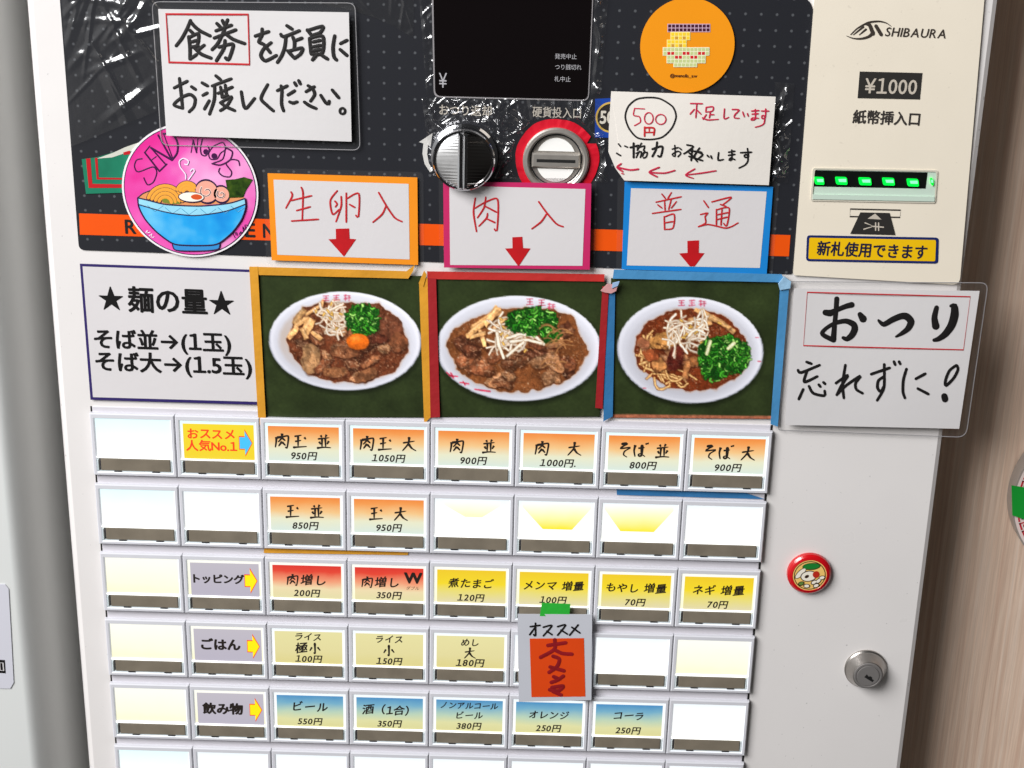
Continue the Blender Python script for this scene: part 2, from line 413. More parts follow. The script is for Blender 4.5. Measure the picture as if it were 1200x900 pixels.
# --- black control panel with printed dot grid and orange stripe
def panel_mat():
    m = bpy.data.materials.new('black_dotted_panel'); m.use_nodes = True; n = m.node_tree; bs = n.nodes['Principled BSDF']
    g = n.nodes.new('ShaderNodeNewGeometry'); s = n.nodes.new('ShaderNodeVectorMath'); s.operation = 'SUBTRACT'; s.inputs[1].default_value = P(432, 97, .0006)
    k = n.nodes.new('ShaderNodeVectorMath'); k.operation = 'SCALE'; k.inputs['Scale'].default_value = 1/.00772
    a = n.nodes.new('ShaderNodeVectorMath'); a.operation = 'ADD'; a.inputs[1].default_value = (.5, .5, .5)
    fr = n.nodes.new('ShaderNodeVectorMath'); fr.operation = 'FRACTION'
    c = n.nodes.new('ShaderNodeVectorMath'); c.operation = 'SUBTRACT'; c.inputs[1].default_value = (.5, .5, .5)
    ml = n.nodes.new('ShaderNodeVectorMath'); ml.operation = 'MULTIPLY'; ml.inputs[1].default_value = (1, 0, 1)
    ln = n.nodes.new('ShaderNodeVectorMath'); ln.operation = 'LENGTH'
    mr = n.nodes.new('ShaderNodeMapRange'); mr.inputs[1].default_value = .06; mr.inputs[2].default_value = .11; mr.inputs[3].default_value = 1; mr.inputs[4].default_value = 0
    mx = n.nodes.new('ShaderNodeMix'); mx.data_type = 'RGBA'; mx.inputs['A'].default_value = (*lin((37, 38, 43)), 1); mx.inputs['B'].default_value = (*lin((84, 86, 90)), 1)
    for p, q in ((g.outputs['Position'], s.inputs[0]), (s.outputs[0], k.inputs[0]), (k.outputs[0], a.inputs[0]), (a.outputs[0], fr.inputs[0]), (fr.outputs[0], c.inputs[0]), (c.outputs[0], ml.inputs[0]), (ml.outputs[0], ln.inputs[0]), (ln.outputs['Value'], mr.inputs[0]), (mr.outputs[0], mx.inputs['Factor']), (mx.outputs['Result'], bs.inputs['Base Color'])): n.links.new(p, q)
    bs.inputs['Roughness'].default_value = .33
    return m
def rrect(c, r, n=5):
    """rounded corners on a pixel quad"""
    o = []
    for i in range(4):
        p = np.array(c[i], float); a = np.array(c[i-1], float)-p; d = np.array(c[(i+1) % 4], float)-p
        rr = r[i] if isinstance(r, (list, tuple)) else r
        a *= rr/np.linalg.norm(a); d *= rr/np.linalg.norm(d)
        for k in range(n+1):
            t = k/n; o.append(tuple(p + a*(1-t)**2 + d*t**2))
    return o
ORANGE = mat('orange_stripe', (235, 84, 10), .35, var=.03)
b = MB()
b.poly(rrect([(69, -14), (955.5, -6), (928.5, 321.5), (92.5, 293)], [8, 28, 3, 7]), .0006, panel_mat(), th=.0005)
b.poly([(92.5, 250), (926.3, 275.5), (924.5, 300.5), (93.6, 275)], .0008, ORANGE)
for ch, x0, x1, yb in (('R', 146.5, 160.5, 273.4), ('E', 287, 300, 277.5), ('N', 308, 322, 278.2)):
    b.line(ch, (x0, yb), (x1, yb+.4), 23, .00085, mat('panel_black', (30, 29, 30), .4), bold=2)
# printed captions and return arrow
CAP = mat('pale_print', (196, 188, 176), .5)
b.line('おつり返却', (513.5, 133.5), (577, 135.5), 13.5, .0008, CAP, bold=1)
b.line('硬貨投入口', (623.5, 136), (682, 138), 13.5, .0008, CAP, bold=1)
b.poly([(504, 202), (497.5, 192), (495, 180), (496.2, 168), (491, 166.5), (506.8, 156), (504.5, 172), (501.5, 170), (500.6, 181), (502.5, 191), (507.3, 200)], .0008, mat('arrow_print', (196, 194, 190), .5))
b.build('control_panel', tm)

# --- price display
b = MB()
b.poly(rrect([(505.5, -22), (696, -22), (690, 118.5), (508.3, 114)], 8), .0010, mat('display_rim', (150, 146, 148), .3), th=.0006)
GLASS = mat('display_glass', (15, 11, 12), .12, spec=.4)
b.poly(rrect([(507.5, -20), (694.3, -20), (688.4, 116.6), (509.9, 112.2)], 7), .0013, GLASS, th=.0003)
DIG = mat('display_print', (170, 168, 172), .5)
b.line('¥', (513.5, 102.5), (524.5, 102.8), 24, .0014, DIG)
for t, x0, x1, y in (('発売中止', 650, 676, 68.5), ('つり銭切れ', 650, 681.5, 81), ('札中止', 649.5, 669, 95)):
    b.line(t, (x0, y), (x1, y+.5), 7, .0014, DIG, bold=0)
b.build('display_window', tm)

# --- coin return knob
kc = (544.5, 182.5); kp = P(*kc)
b = MB(); rr = .0157
b.ring(kc, [(rr+.0012, .0006), (rr+.0012, .003), (rr, .0036), (rr, .010), (rr-.0006, .0108), (rr-.0014, .0108), (rr-.0016, .0100)], CHROME)
rf = rr-.0016; nf = 24
for s in (1, -1):          # face halves fall away from the grip; chrome tone paints left lit, right shaded
    arc = [(kp.x+s*math.cos(t)*rf, -.0100, kp.z+math.sin(t)*rf) for t in [math.pi*i/nf-math.pi/2 for i in range(nf+1)]]
    mid = [(kp.x, -.0142, z_) for _, _, z_ in arc]
    b.add(arc+mid, [[i, i+1, nf+2+i, nf+1+i] for i in range(nf)], mat('worn_chrome', (214, 214, 214), .42, 1., var=.12, vscale=260) if s < 0 else mat('shaded_chrome', (170, 165, 162), .10, 1.))
knob = b.build('coin_return_knob', tm, smooth=False)
b = MB(); gx, gz = kp.x, kp.z
b.box(gx-.0028, gx-.0004, -.0150, -.0095, gz-.0139, gz+.0139, CHROME, .0008)
b.box(gx-.0001, gx+.0021, -.0156, -.0095, gz-.0139, gz+.0139, CHROME, .0007)
b.build('grip_bar', knob)

# --- coin slot: steel cup, two bright half-moon windows, bar with dark slit
sc_ = (651.5, 187); spx = P(*sc_)
b = MB()
b.ring(sc_, [(.0168, .0006), (.0168, .0028), (.0160, .0036), (.0146, .0037), (.0140, .0033), (.0136, .0008), (.0128, .0002), (.0126, .0007), (.0001, .0007)], STEEL)
cs = b.build('coin_slot', tm, smooth=False)
b = MB(); HM = mat('bright_insert', (246, 245, 241), .35)
for s in (1, -1):
    pts = []
    for i in range(15):
        a = math.radians(22+136*i/14); pts.append((spx.x+math.cos(a)*.0100, -.0012, spx.z+s*(.0005+math.sin(a)*.0108)))
    b.add(pts, [list(range(15)) if s > 0 else list(range(15))[::-1]], HM)
    bk = [(x, -.0006, z) for x, y, z in pts]; b.add(pts+bk, [[i, (i+1) % 15, 15+(i+1) % 15, 15+i] for i in range(15)], HM)
b.build('insert_window', cs)
b = MB(); b.box(spx.x-.0122, spx.x+.0122, -.0030, -.0007, spx.z-.0037, spx.z+.0037, STEEL, .0008)
b.box(spx.x-.0098, spx.x+.0098, -.00306, -.0028, spx.z-.0009, spx.z+.0007, VOID)
b.build('slot_bar', cs)

# --- bill unit
def off(pts, d): return [(x, y+d) for x, y in pts]
b = MB()
b.poly(rrect([(957.5, -40), (1157, -40), (1124.5, 334), (929.5, 322.5)], [4, 4, 9, 3]), .0016, CREAM, th=.0016)
bu = b.build('bill_unit', tm)
z = Z((900, 0), 4)
b = MB(); LOGO = mat('logo_ink', (58, 50, 44), .45)
b.stroke(z([(388, 162), (420, 132), (470, 106), (520, 100), (555, 108), (578, 124)]), [1.2, 1.6, 2.6, 2, 1.2, .5], .0018, LOGO)
b.stroke(z([(368, 168), (400, 180), (440, 181), (475, 170), (492, 152)]), [.6, 1.5, 2.4, 3.4, 4.5], .0018, LOGO)
b.stroke(z([(400, 163), (446, 126)]), [1.0, 2.6], .0018, LOGO)
b.stroke(z([(428, 163), (458, 138)]), [1.0, 2.6], .0018, LOGO)
b.stroke(z([(462, 116), (476, 118), (486, 142), (492, 158)]), [2, 4.5, 4.5, 4.5], .0018, LOGO)
b.stroke(z([(506, 122), (530, 162)]), [4.2, 4.2], .0018, LOGO)
b.line('SHIBAURA', (1036.3, 42.2), (1108.4, 45), 15.0, .0018, LOGO, bold=1, shear=.14, track=.05)
b.build('maker_logo', bu)
b = MB()
b.poly([(1007.5, 83.8), (1081, 85.6), (1078, 116.6), (1005, 115)], .0018, mat('charcoal_print', (44, 42, 40), .45), th=.0002)
b.line('¥1000', (1012, 109), (1074.5, 110.4), 24, .0019, mat('pale_label_print', (196, 186, 172), .5), bold=1)
b.line('紙幣挿入口', (998.5, 143), (1079, 146.2), 17.2, .0018, GREYINK, bold=2)
b.build('denomination_label', bu)
z = Z((920, 180), 4.2857)
b = MB()
rim = rrect(z([(140, 72), (768, 84), (756, 250), (128, 238)]), 3); inn = rrect(z([(150, 80), (760, 92), (749, 243), (137, 231)]), 3)
nr = len(rim)
b.add([P(x, y, .0022) for x, y in rim]+[P(x, y, .0022) for x, y in inn]+[P(x, y, .0017) for x, y in rim], [[i, (i+1) % nr, nr+(i+1) % nr, nr+i] for i in range(nr)]+[[2*nr+i, 2*nr+(i+1) % nr, (i+1) % nr, i] for i in range(nr)], mat('slot_bezel', (206, 200, 184), .35))
LIP = mat('pale_lip', (196, 214, 200), .3)
b.poly(inn, .00172, LIP)
b.poly(z([(152, 84), (716, 95), (706, 176), (142, 165)]), .00185, mat('slot_black', (12, 16, 14), .3), th=.0001)
b.poly(z([(140, 205), (752, 217), (750, 241), (138, 229)]), .0026, LIP, th=.0009)
bs_ = b.build('bill_slot', bu)
LED = mat('green_led', (0, 225, 60), .3, emit=1.0)
LEDH = mat('green_led_core', (120, 255, 160), .3, emit=1.1)
for i, (x, y, wd) in enumerate(((172, 137, 52), (283, 137, 62), (402, 140, 66), (520, 141, 64), (642, 146, 62), (737, 141, 18))):  # the last, narrow one is a reflection built as a glowing piece
    b = MB(); hw = wd/2
    b.poly(rrect(z([(x-hw, y-19), (x+hw-4, y-17), (x+hw, y+20), (x-hw+6, y+18)]), 2), .0030, LED, th=.001)
    b.poly(z([(x-hw*.5, y-9), (x+hw*.75, y-10), (x+hw*.8, y+6), (x-hw*.35, y+5)]), .0031, LEDH)
    b.build('led_and_reflection', bu)
b = MB()
b.stroke(z([(327, 278), (580, 284), (577, 320), (325, 316)]), 1.6, .0018, GREYINK, smooth=False, closed=True)
b.poly(z([(378, 295), (525, 298), (554, 409), (327, 403)]), .00195, mat('charcoal_print', (44, 42, 40), .45))
b.poly(z([(452, 301), (484, 331), (414, 327)]), .00205, mat('pale_label_print', (196, 186, 172), .5))
zy = Z((920, 180), 4.2857); PL = mat('pale_label_print', (196, 186, 172), .5)
for st in ([(396, 380), (445, 365), (402, 348)], [(445, 366), (494, 370)], [(455, 348), (455, 385)], [(470, 349), (470, 386)]):
    b.stroke(zy(st), 1.5, .00205, PL, smooth=False)
b.build('insertion_pictogram', bu)
b = MB()
b.poly(rrect(z([(110, 410), (772, 422), (768, 553), (105, 540)]), 4), .0019, mat('navy_border', (22, 38, 98), .4), th=.0002)
b.poly(rrect(z([(122, 422), (758, 434), (754, 541), (117, 529)]), 2), .0020, mat('yellow_label', (238, 190, 8), .4, var=.05, vscale=30))
b.line('新札使用できます', (956.5, 297.5), (1086.5, 302.6), 18, .0021, mat('dark_navy_ink', (24, 24, 52), .5), bold=2)
b.build('information_label', bu)

# --- button field
b = MB()
x0, x1 = .0012, 8*PITCH-.0012; zz1 = Z0-.5*0+.0028; zz0 = Z0-8.6*ROWP
PL1 = mat('button_plate', (204, 201, 207), .35, var=.03, vscale=30)
b.box(x0, x1, -.0009, .0004, zz0, zz1, PL1, .0002)
for xx in (x0-.0011, x1+.0003): b.box(xx, xx+.0008, -.0003, .0004, zz0, zz1, VOID)  # dark strips standing for the shade in the side seams
b.build('button_plate', tm)

FR = mat('button_frame', (212, 212, 218), .22, var=.03, vscale=40, coat=.3)
CLR = mat('clear_edge', (206, 216, 218), .15, coat=.5)
BAR = mat('smoked_window', (126, 117, 103), .3, var=.18, vscale=90)
CLIP = mat('black_clip', (36, 34, 34), .4)
def cellbox(mb, u0, u1, v0, v1, h0, h1, m, bv=.0):
    mb.box(u0*PITCH, u1*PITCH, -h1, -h0, -v1*ROWP, -v0*ROWP, m, bv)
VB = .868
def frame_mesh():
    b = MB()
    # outer ring with chamfer: sides, top, bottom, crossbar above the smoked window
    h1 = .0037
    o = [(.004, 0), (.996, 0), (.996, VB), (.004, VB)]; i_ = [(.056, .070), (.944, .070), (.944, .815), (.056, .815)]
    def q(pts, h): return [(u*PITCH, -h, -v*ROWP) for u, v in pts]
    e = .012
    o2 = [(.004+e, e), (.996-e, e), (.996-e, VB-e), (.004+e, VB-e)]
    i2 = [(.056-e, .070-e), (.944+e, .070-e), (.944+e, .815+e), (.056-e, .815+e)]
    vs = q(o, .0009)+q(o, h1-.0006)+q(o2, h1)+q(i2, h1)+q(i_, h1-.0006)+q(i_, .0012)
    b.add(vs, [[4*k+i, 4*k+(i+1) % 4, 4*k+4+(i+1) % 4, 4*k+4+i] for k in (0, 1, 2, 4) for i in range(4)], FR)
    b.add(vs, [[4*k+i, 4*k+(i+1) % 4, 4*k+4+(i+1) % 4, 4*k+4+i] for k in (3,) for i in range(4)], mat('glowing_clear_rim', (226, 230, 236), .2, emit=.22))  # backlight caught in the clear rim, put in as emission
    return b
def mesh_of(b, name):
    me = bpy.data.meshes.new(name); me.from_pydata(b.v, [], b.f)
    for m in b.m: me.materials.append(m)
    me.polygons.foreach_set('material_index', b.fm)
    ul = me.uv_layers.new(name='UVMap')
    for lp in me.loops: ul.data[lp.index].uv = b.uv[lp.vertex_index]
    me.update(); return me
ME_FR = mesh_of(frame_mesh(), 'button')
def window_mesh(name, m):
    b = MB()
    vs = [(u*PITCH, -.0022, -v*ROWP) for u, v in ((.056, .07), (.944, .07), (.944, .66), (.056, .61))]
    b.add(vs, [[3, 2, 1, 0]], m, [(0, 0), (1, 0), (1, 1), (0, 1)])
    return mesh_of(b, name)
WIN = [window_mesh('light_window', backlit('lit_'+k, st, g)) for k, st, g in (
    ('cyan', [(0., (228, 250, 252)), (.6, (252, 255, 255)), (1, (255, 255, 255))], 1.06),
    ('white', [(0., (240, 248, 252)), (.2, (252, 254, 255)), (.8, (255, 255, 255)), (1, (250, 250, 240))], 1.04),
    ('cream', [(0., (255, 255, 246)), (.7, (254, 253, 226)), (1, (252, 248, 206))], 1.02))]
def bar_mesh():
    b = MB()
    cellbox(b, .098, .920, .628, .800, .0012, .0034, BAR, .0003)
    cellbox(b, .058, .942, .602, .621, .0022, .0040, mat('lit_edge', (250, 250, 246), .3, emit=.75), .0003)
    for u in (.058, .927): cellbox(b, u, u+.016, .64, .80, .0012, .0036, CLR, .0003)
    cellbox(b, .058, .942, .801, .814, .0012, .0030, CLR)
    for u in (.25, .70): cellbox(b, u, u+.09, .803, .812, .0030, .0036, CLIP)
    return mesh_of(b, 'sensor_window')
ME_BAR = bar_mesh()
OR_ = backlit('caption_orange', [(.0, (250, 140, 48)), (.14, (252, 160, 74)), (.42, (253, 206, 140)), (.66, (240, 240, 208)), (1, (222, 238, 228))], .93)
RD_ = backlit('caption_red', [(.0, (228, 30, 6)), (.18, (236, 58, 26)), (.46, (250, 160, 118)), (.7, (246, 226, 178)), (1, (232, 226, 170))], .93)
YE_ = backlit('caption_yellow', [(.0, (248, 208, 0)), (.42, (252, 224, 10)), (.66, (240, 226, 120)), (1, (232, 222, 178))], .93)
BL_ = backlit('caption_blue', [(.0, (70, 146, 200)), (.22, (116, 178, 206)), (.5, (190, 216, 190)), (.75, (230, 228, 168)), (1, (226, 220, 152))], .93)
CR_ = backlit('caption_cream', [(.0, (238, 230, 166)), (.6, (234, 224, 160)), (1, (228, 216, 140))], .93)
GY_ = backlit('caption_grey', [(.0, (198, 192, 202)), (1, (190, 184, 200))], .93)
YL_ = backlit('caption_bright_yellow', [(.0, (255, 226, 0)), (1, (252, 220, 6))], .93)
TR_ = backlit('caption_yellow_wedge', [(.08, (255, 255, 250)), (.5, (255, 255, 190)), (1, (255, 236, 20))], 1.0)
INK = mat('caption_ink', (30, 20, 14), .6)
INKR = mat('caption_ink_red', (226, 60, 20), .6, emit=.25)
def cmap(h):
    return lambda x, y: Vector((x*PITCH, -h, y*ROWP))
def at(u, v, h=.0031):
    return lambda x, y: Vector(((u+x)*PITCH, -h, (-v)*ROWP + y*PITCH))
BR = dict(shear=.10, rise=.14, jit=.025)
def cap_arrow(b, fill, edge):
    for k, (g, m, h) in enumerate(((0, edge, .00302), (.012, fill, .00308))):
        pts = [(.745, .265), (.815, .265), (.815, .165), (.905, .36), (.815, .555), (.815, .455), (.745, .455)]
        c = (.815, .36)
        pts = [(c[0]+(u-c[0])*(1-g*9), c[1]+(v-c[1])*(1-g*12)) for u, v in pts]
        b.add([(u*PITCH, -h, -v*ROWP) for u, v in pts], [list(range(7))[::-1]], m)
def caption(kind, lines):
    b = MB(); m = {'o': OR_, 'r': RD_, 'y': YE_, 'b': BL_, 'c': CR_, 'g': GY_, 'n': YL_}[kind]
    b.add([(u*PITCH, -h, -v*ROWP) for u, v, h in ((.09, .112, .0029), (.924, .108, .0029), (.924, .605, .0029), (.09, .605, .0029))], [[3, 2, 1, 0]], m, [(0, 0), (1, 0), (1, 1), (0, 1)])
    for t, u, v, em, o in lines:
        o = dict(o); mm = o.pop('m', INK)
        if any(ch in BRUSH for ch in t) and kind in 'orc' and not t[0].isdigit():
            tr = o.get('track', .1); wd_ = sum(.38 if ch == ' ' else 1.0 if ch == '　' else 1.0+tr for ch in t)-tr; x = -wd_*em/2; mf = at(u, v)
            for ch in t:
                if ch == ' ': x += .38*em; continue
                if ch == '　': x += em; continue
                if ch in BRUSH: brush_glyph(b, ch, mf, x, em, mm, 3e-5)
                else:
                    sub = lambda X, Y, x=x: mf(x+X, Y)
                    b.text(ch, sub, em, em, mm, bold=2, shear=.10, rise=.14, align='l')
                x += (1+tr)*em
        else: b.text(t, at(u, v), em, em, mm, **o)
    if kind == 'g': cap_arrow(b, mat('arrow_yellow', (250, 205, 10), .5, emit=.5), mat('arrow_red', (220, 60, 30), .5, emit=.3))
    if kind == 'n': cap_arrow(b, mat('arrow_blue', (60, 165, 215), .5, emit=.5), mat('arrow_red', (220, 60, 30), .5, emit=.3))
    return b
PR = dict(shear=.18, jit=.015, bold=2)
BRUSH = {'肉': [[(12, 25), (9, 60), (2, 97)], [(12, 30), (55, 22), (93, 17), (91, 60), (82, 98), (70, 90)], [(52, 0), (47, 32), (22, 60)], [(48, 28), (74, 50)], [(50, 54), (24, 88)], [(50, 58), (74, 82)]],
 '玉': [[(12, 18), (64, 8)], [(38, 12), (36, 88)], [(15, 52), (60, 43)], [(0, 93), (50, 88), (98, 84)], [(80, 22), (92, 36)]],
 '並': [[(28, 5), (37, 20)], [(70, 0), (60, 18)], [(8, 31), (90, 20)], [(38, 25), (36, 86)], [(60, 22), (62, 84)], [(17, 48), (28, 68)], [(85, 42), (71, 66)], [(0, 93), (50, 86), (100, 88)]],
 '大': [[(8, 42), (92, 27)], [(52, 0), (46, 46), (4, 97)], [(48, 48), (70, 76), (102, 94)]],
 '小': [[(50, 0), (51, 92), (38, 84)], [(26, 40), (6, 74)], [(72, 38), (96, 68)]],
 'そ': [[(28, 9), (68, 4), (25, 38), (92, 30), (55, 56), (48, 80), (74, 97)]],
 'ば': [[(14, 12), (7, 50), (16, 93)], [(34, 34), (80, 28)], [(60, 8), (60, 75), (48, 88), (38, 78), (52, 70), (86, 90)], [(86, -2), (91, 9)], [(97, -5), (102, 6)]]}
def brush_glyph(b, ch, mapf, x0, em, m, lift_):
    """a character written with a tapering brush; the ribbon sections lie on the card"""
    for si, st in enumerate(BRUSH[ch]):
        p = [np.array(q, float) for q in st]; q = []; n = len(p)
        for i in range(n-1):
            a0 = p[i-1] if i else p[i]; a3 = p[i+2] if i+2 < n else p[i+1]
            for k in range(5):
                u = k/5; m1 = (p[i+1]-a0)*.4; m2 = (a3-p[i])*.4
                q.append((2*u**3-3*u*u+1)*p[i]+(u**3-2*u*u+u)*m1+(-2*u**3+3*u*u)*p[i+1]+(u**3-u*u)*m2)
        q.append(p[-1]); N = len(q); vs = []
        for i in range(N):
            d = q[min(N-1, i+1)]-q[max(0, i-1)]; d = d/(np.linalg.norm(d)+1e-9); nr = np.array((-d[1], d[0])); t = i/(N-1)
            wd = (19 if abs(d[0]) < .8 else 14.5)*(.95-.45*t+.35*math.exp(-((t-.06)/.1)**2))*(.55 if i == 0 else .35 if i == N-1 else 1)
            for s in (.5, 0, -.5):
                c = q[i]+nr*wd*s
                v = mapf(x0+c[0]/100*.92*em+.04*em, (.86-c[1]/100*1.02)*em) - Vector((0, lift_+si*2e-6+(2e-5 if s == 0 else 0), 0))
                vs.append(v)
        b.add(vs, [[3*i+j, 3*i+3+j, 3*i+4+j, 3*i+1+j] for i in range(N-1) for j in (0, 1)], m)
def price(t, u=.50, v=.565, em=.118): return (t, u, v, em, dict(PR, track=.05))
def big(t, v=.385, u=.5, em=.185, tr=.10, **k): return (t, u, v, em, dict(BR, bold=2, track=tr, **k))
T_ = {
 (0, 1): ('n', [('おススメ', .42, .305, .145, dict(bold=2, m=INKR, jit=.02)), ('人気No.1', .42, .475, .148, dict(bold=2, m=INKR, jit=.02))], 'yellow button with red lettering and a blue arrow'),
 (0, 2): ('o', [big('肉玉 並', tr=.14), price('950円')], 'orange-topped button priced 950 yen in the top row'),
 (0, 3): ('o', [big('肉玉 大', tr=.14), price('1050円')], 'orange-topped button priced 1050 yen'),
 (0, 4): ('o', [big('肉　並', em=.18), price('900円')], 'orange-topped button priced 900 yen, left of the 1000 yen one'),
 (0, 5): ('o', [big('肉　大', em=.18), price('1000円.')], 'orange-topped button priced 1000 yen'),
 (0, 6): ('o', [big('そば 並', tr=.03), price('800円')], 'orange-topped button priced 800 yen'),
 (0, 7): ('o', [big('そば 大', tr=.03), price('900円')], 'orange-topped button priced 900 yen at the right end of the top row'),
 (1, 2): ('o', [big('玉 並', tr=.2), price('850円')], 'orange-topped button priced 850 yen'),
 (1, 3): ('o', [big('玉 大', tr=.2), price('950円')], 'orange-topped button priced 950 yen in the second row'),
 (2, 1): ('g', [('トッピング', .415, .40, .132, dict(bold=3, jit=.01))], 'grey heading button for toppings with a yellow arrow'),
 (2, 2): ('r', [big('肉増し', em=.155, tr=.08), price('200円')], 'red-topped button priced 200 yen'),
 (2, 3): ('r', [big('肉増し', em=.15, tr=.06, u=.40), ('W', .80, .325, .20, dict(bold=3)), ('ダブル', .79, .425, .055, dict(bold=0, shear=.2)), price('350円')], 'red-topped button priced 350 yen'),
 (2, 4): ('y', [big('煮たまご', em=.135, tr=.03, v=.36), price('120円')], 'yellow-topped button priced 120 yen'),
 (2, 5): ('y', [big('メンマ 増量', em=.135, tr=.03, v=.36), price('100円')], 'yellow-topped button priced 100 yen'),
 (2, 6): ('y', [big('もやし 増量', em=.135, tr=.03, v=.36), price('70円')], 'yellow-topped button priced 70 yen, second from right in its row'),
 (2, 7): ('y', [big('ネギ 増量', em=.14, tr=.04, v=.36), price('70円')], 'yellow-topped button priced 70 yen at the right end of its row'),
 (3, 1): ('g', [('ごはん', .41, .415, .170, dict(bold=3, jit=.01))], 'grey heading button for rice with a yellow arrow'),
 (3, 2): ('c', [big('ライス', v=.235, em=.115, tr=.02), big('極小', v=.425, em=.16, tr=.06), price('100円', v=.575)], 'cream button priced 100 yen'),
 (3, 3): ('c', [big('ライス', v=.235, em=.115, tr=.02), big('小', v=.425, em=.16), price('150円', v=.575)], 'cream button priced 150 yen'),
 (3, 4): ('c', [big('めし', v=.25, em=.115, tr=.0), big('大', v=.43, em=.16), ('180円', .5, .57, .125, dict(PR, bold=2, track=.05))], 'cream button priced 180 yen'),
 (4, 1): ('g', [('飲み物', .41, .425, .170, dict(bold=3, jit=.01))], 'grey heading button for drinks with a yellow arrow'),
 (4, 2): ('b', [big('ビール', em=.15, v=.345, tr=.04), price('550円')], 'blue-topped button priced 550 yen'),
 (4, 3): ('b', [big('酒（1合）', em=.15, v=.36, tr=.0), price('350円')], 'blue-topped button priced 350 yen'),
 (4, 4): ('b', [big('ノンアルコール', em=.105, v=.235, tr=.0), big('ビール', em=.115, v=.395, tr=.02), price('380円')], 'blue-topped button priced 380 yen'),
 (4, 5): ('b', [big('オレンジ', em=.125, v=.355, tr=.02), price('250円')], 'blue-topped button priced 250 yen under the orange recommendation tag'),
 (4, 6): ('b', [big('コーラ', em=.13, v=.335, tr=.03), price('250円')], 'blue-topped button priced 250 yen, second from right in its row'),
}
proto = None
for r in range(6):
    for c in range(8):
        o = bpy.data.objects.new('button', ME_FR); COL.objects.link(o)
        place(o, (c*PITCH, 0, Z0-r*ROWP), tm)
        if r == 3 and c == 5: k = 1
        else: k = 0 if (r == 0 or (r in (1, 5) and c < 1) ) else (2 if r == 2 or (r in (3, 4) and c < 2) or (r, c) == (3, 7) else 1)
        wn = bpy.data.objects.new('light_window', WIN[k]); COL.objects.link(wn); wn.parent = o
        br = bpy.data.objects.new('sensor_window', ME_BAR); COL.objects.link(br); br.parent = o
        if (r, c) in T_:
            kd, ln, lb = T_[r, c]
            cp = bpy.data.objects.new('caption_card', mesh_of(caption(kd, ln), 'caption_card')); COL.objects.link(cp); cp.parent = o
            o['label'] = lb
        elif r == 1 and c in (4, 5, 6):
            b = MB(); dp = .24 if c == 4 else .385
            us = (.16, .84, .62, .42) if c == 4 else ((.10, .92, .70, .35) if c == 5 else (.08, .90, .68, .28))
            b.add([(u*PITCH, -.0027, -v*ROWP) for u, v in ((us[0], .10), (us[1], .10), (us[1], .16), (us[2], .09+dp), (us[3], .09+dp), (us[0], .16))], [[5, 4, 3, 2, 1, 0]], TR_ if c > 4 else backlit('caption_faint_wedge', [(.1, (255, 255, 252)), (1, (255, 250, 196))], 1.0), [(0, .05), (1, .05), (1, .25), (.8, 1), (.2, 1), (0, .25)])
            cp = bpy.data.objects.new('caption_card', mesh_of(b, 'caption_card')); COL.objects.link(cp); cp.parent = o
            o['label'] = {4: 'white blank button with a faint yellow fold', 5: 'white blank button with a bold yellow wedge, left of the other bold one', 6: 'white blank button with a bold yellow wedge below the blue tape'}[c]

# --- lock
lc = (1014, 783); lp = P(*lc)
b = MB()
b.ring(lc, [(.0120, .0), (.0120, .0012), (.0113, .002), (.0084, .0078), (.0080, .0080)], mat('lock_cup', (170, 165, 160), .30, .95, var=.1, vscale=200, bump=.05, bscale=500))
lk = b.build('door_lock', tm)
b = MB()
b.ring(lc, [(.0080, .0080), (.0079, .0085), (.0070, .0086), (.0067, .0081), (.0063, .0081), (.0061, .0088), (.0001, .0088)], mat('lock_steel', (150, 146, 144), .5, .55, bump=.05, bscale=900))
cyl = b.build('lock_cylinder', lk)
b = MB(); bb = []
a = math.radians(-32)
for (x, y) in ((-.0028, -.0011), (.0030, -.0011), (.0030, .0004), (.0016, .0004), (.0010, .0013), (-.0004, .0013), (-.0010, .0006), (-.0028, .0012)):
    X = lp.x+.0008+x*math.cos(a)-y*math.sin(a); ZZ = lp.z-.0012+x*math.sin(a)+y*math.cos(a); bb.append((X, -.00888, ZZ))
b.add(bb, [list(range(len(bb)))], VOID)
b.build('keyhole', lk)

# ------------------------------------------------------------------ stickers
# pink bowl sticker
b = MB(); cp_ = (222.8, 224); OUT = mat('sticker_outline', (40, 16, 60), .4)
b.disc(cp_, 79.8, .0016, mat('sticker_white', (238, 234, 236), .3), n=72, th=.0004)
b.disc(cp_, 77.6, .0017, OUT, n=72)
def splash(name, stops, sc, off_=0., rough=.28):
    m = bpy.data.materials.new(name); m.use_nodes = True; n = m.node_tree; bs = n.nodes['Principled BSDF']
    g = n.nodes.new('ShaderNodeTexCoord'); nz = n.nodes.new('ShaderNodeTexNoise'); nz.inputs['Scale'].default_value = sc; nz.inputs['Detail'].default_value = 3
    mp = n.nodes.new('ShaderNodeMapping'); mp.inputs['Location'].default_value = (off_, off_*.7, 0)
    r = n.nodes.new('ShaderNodeValToRGB'); el = r.color_ramp.elements
    el[0].position = stops[0][0]; el[0].color = (*lin(stops[0][1]), 1); el[1].position = stops[-1][0]; el[1].color = (*lin(stops[-1][1]), 1)
    for p, c in stops[1:-1]: x = el.new(p); x.color = (*lin(c), 1)
    n.links.new(g.outputs['Object'], mp.inputs[0]); n.links.new(mp.outputs[0], nz.inputs['Vector']); n.links.new(nz.outputs[0], r.inputs[0]); n.links.new(r.outputs[0], bs.inputs['Base Color'])
    bs.inputs['Roughness'].default_value = rough
    return m
PINK = splash('pink_watercolour', [(.32, (222, 30, 138)), (.5, (232, 88, 178)), (.7, (240, 172, 220))], 26, 1.3)
b.disc(cp_, 76.6, .00175, PINK, n=72)
z = Z((140, 145), 7.273); PUR = mat('purple_line', (62, 10, 66), .4)
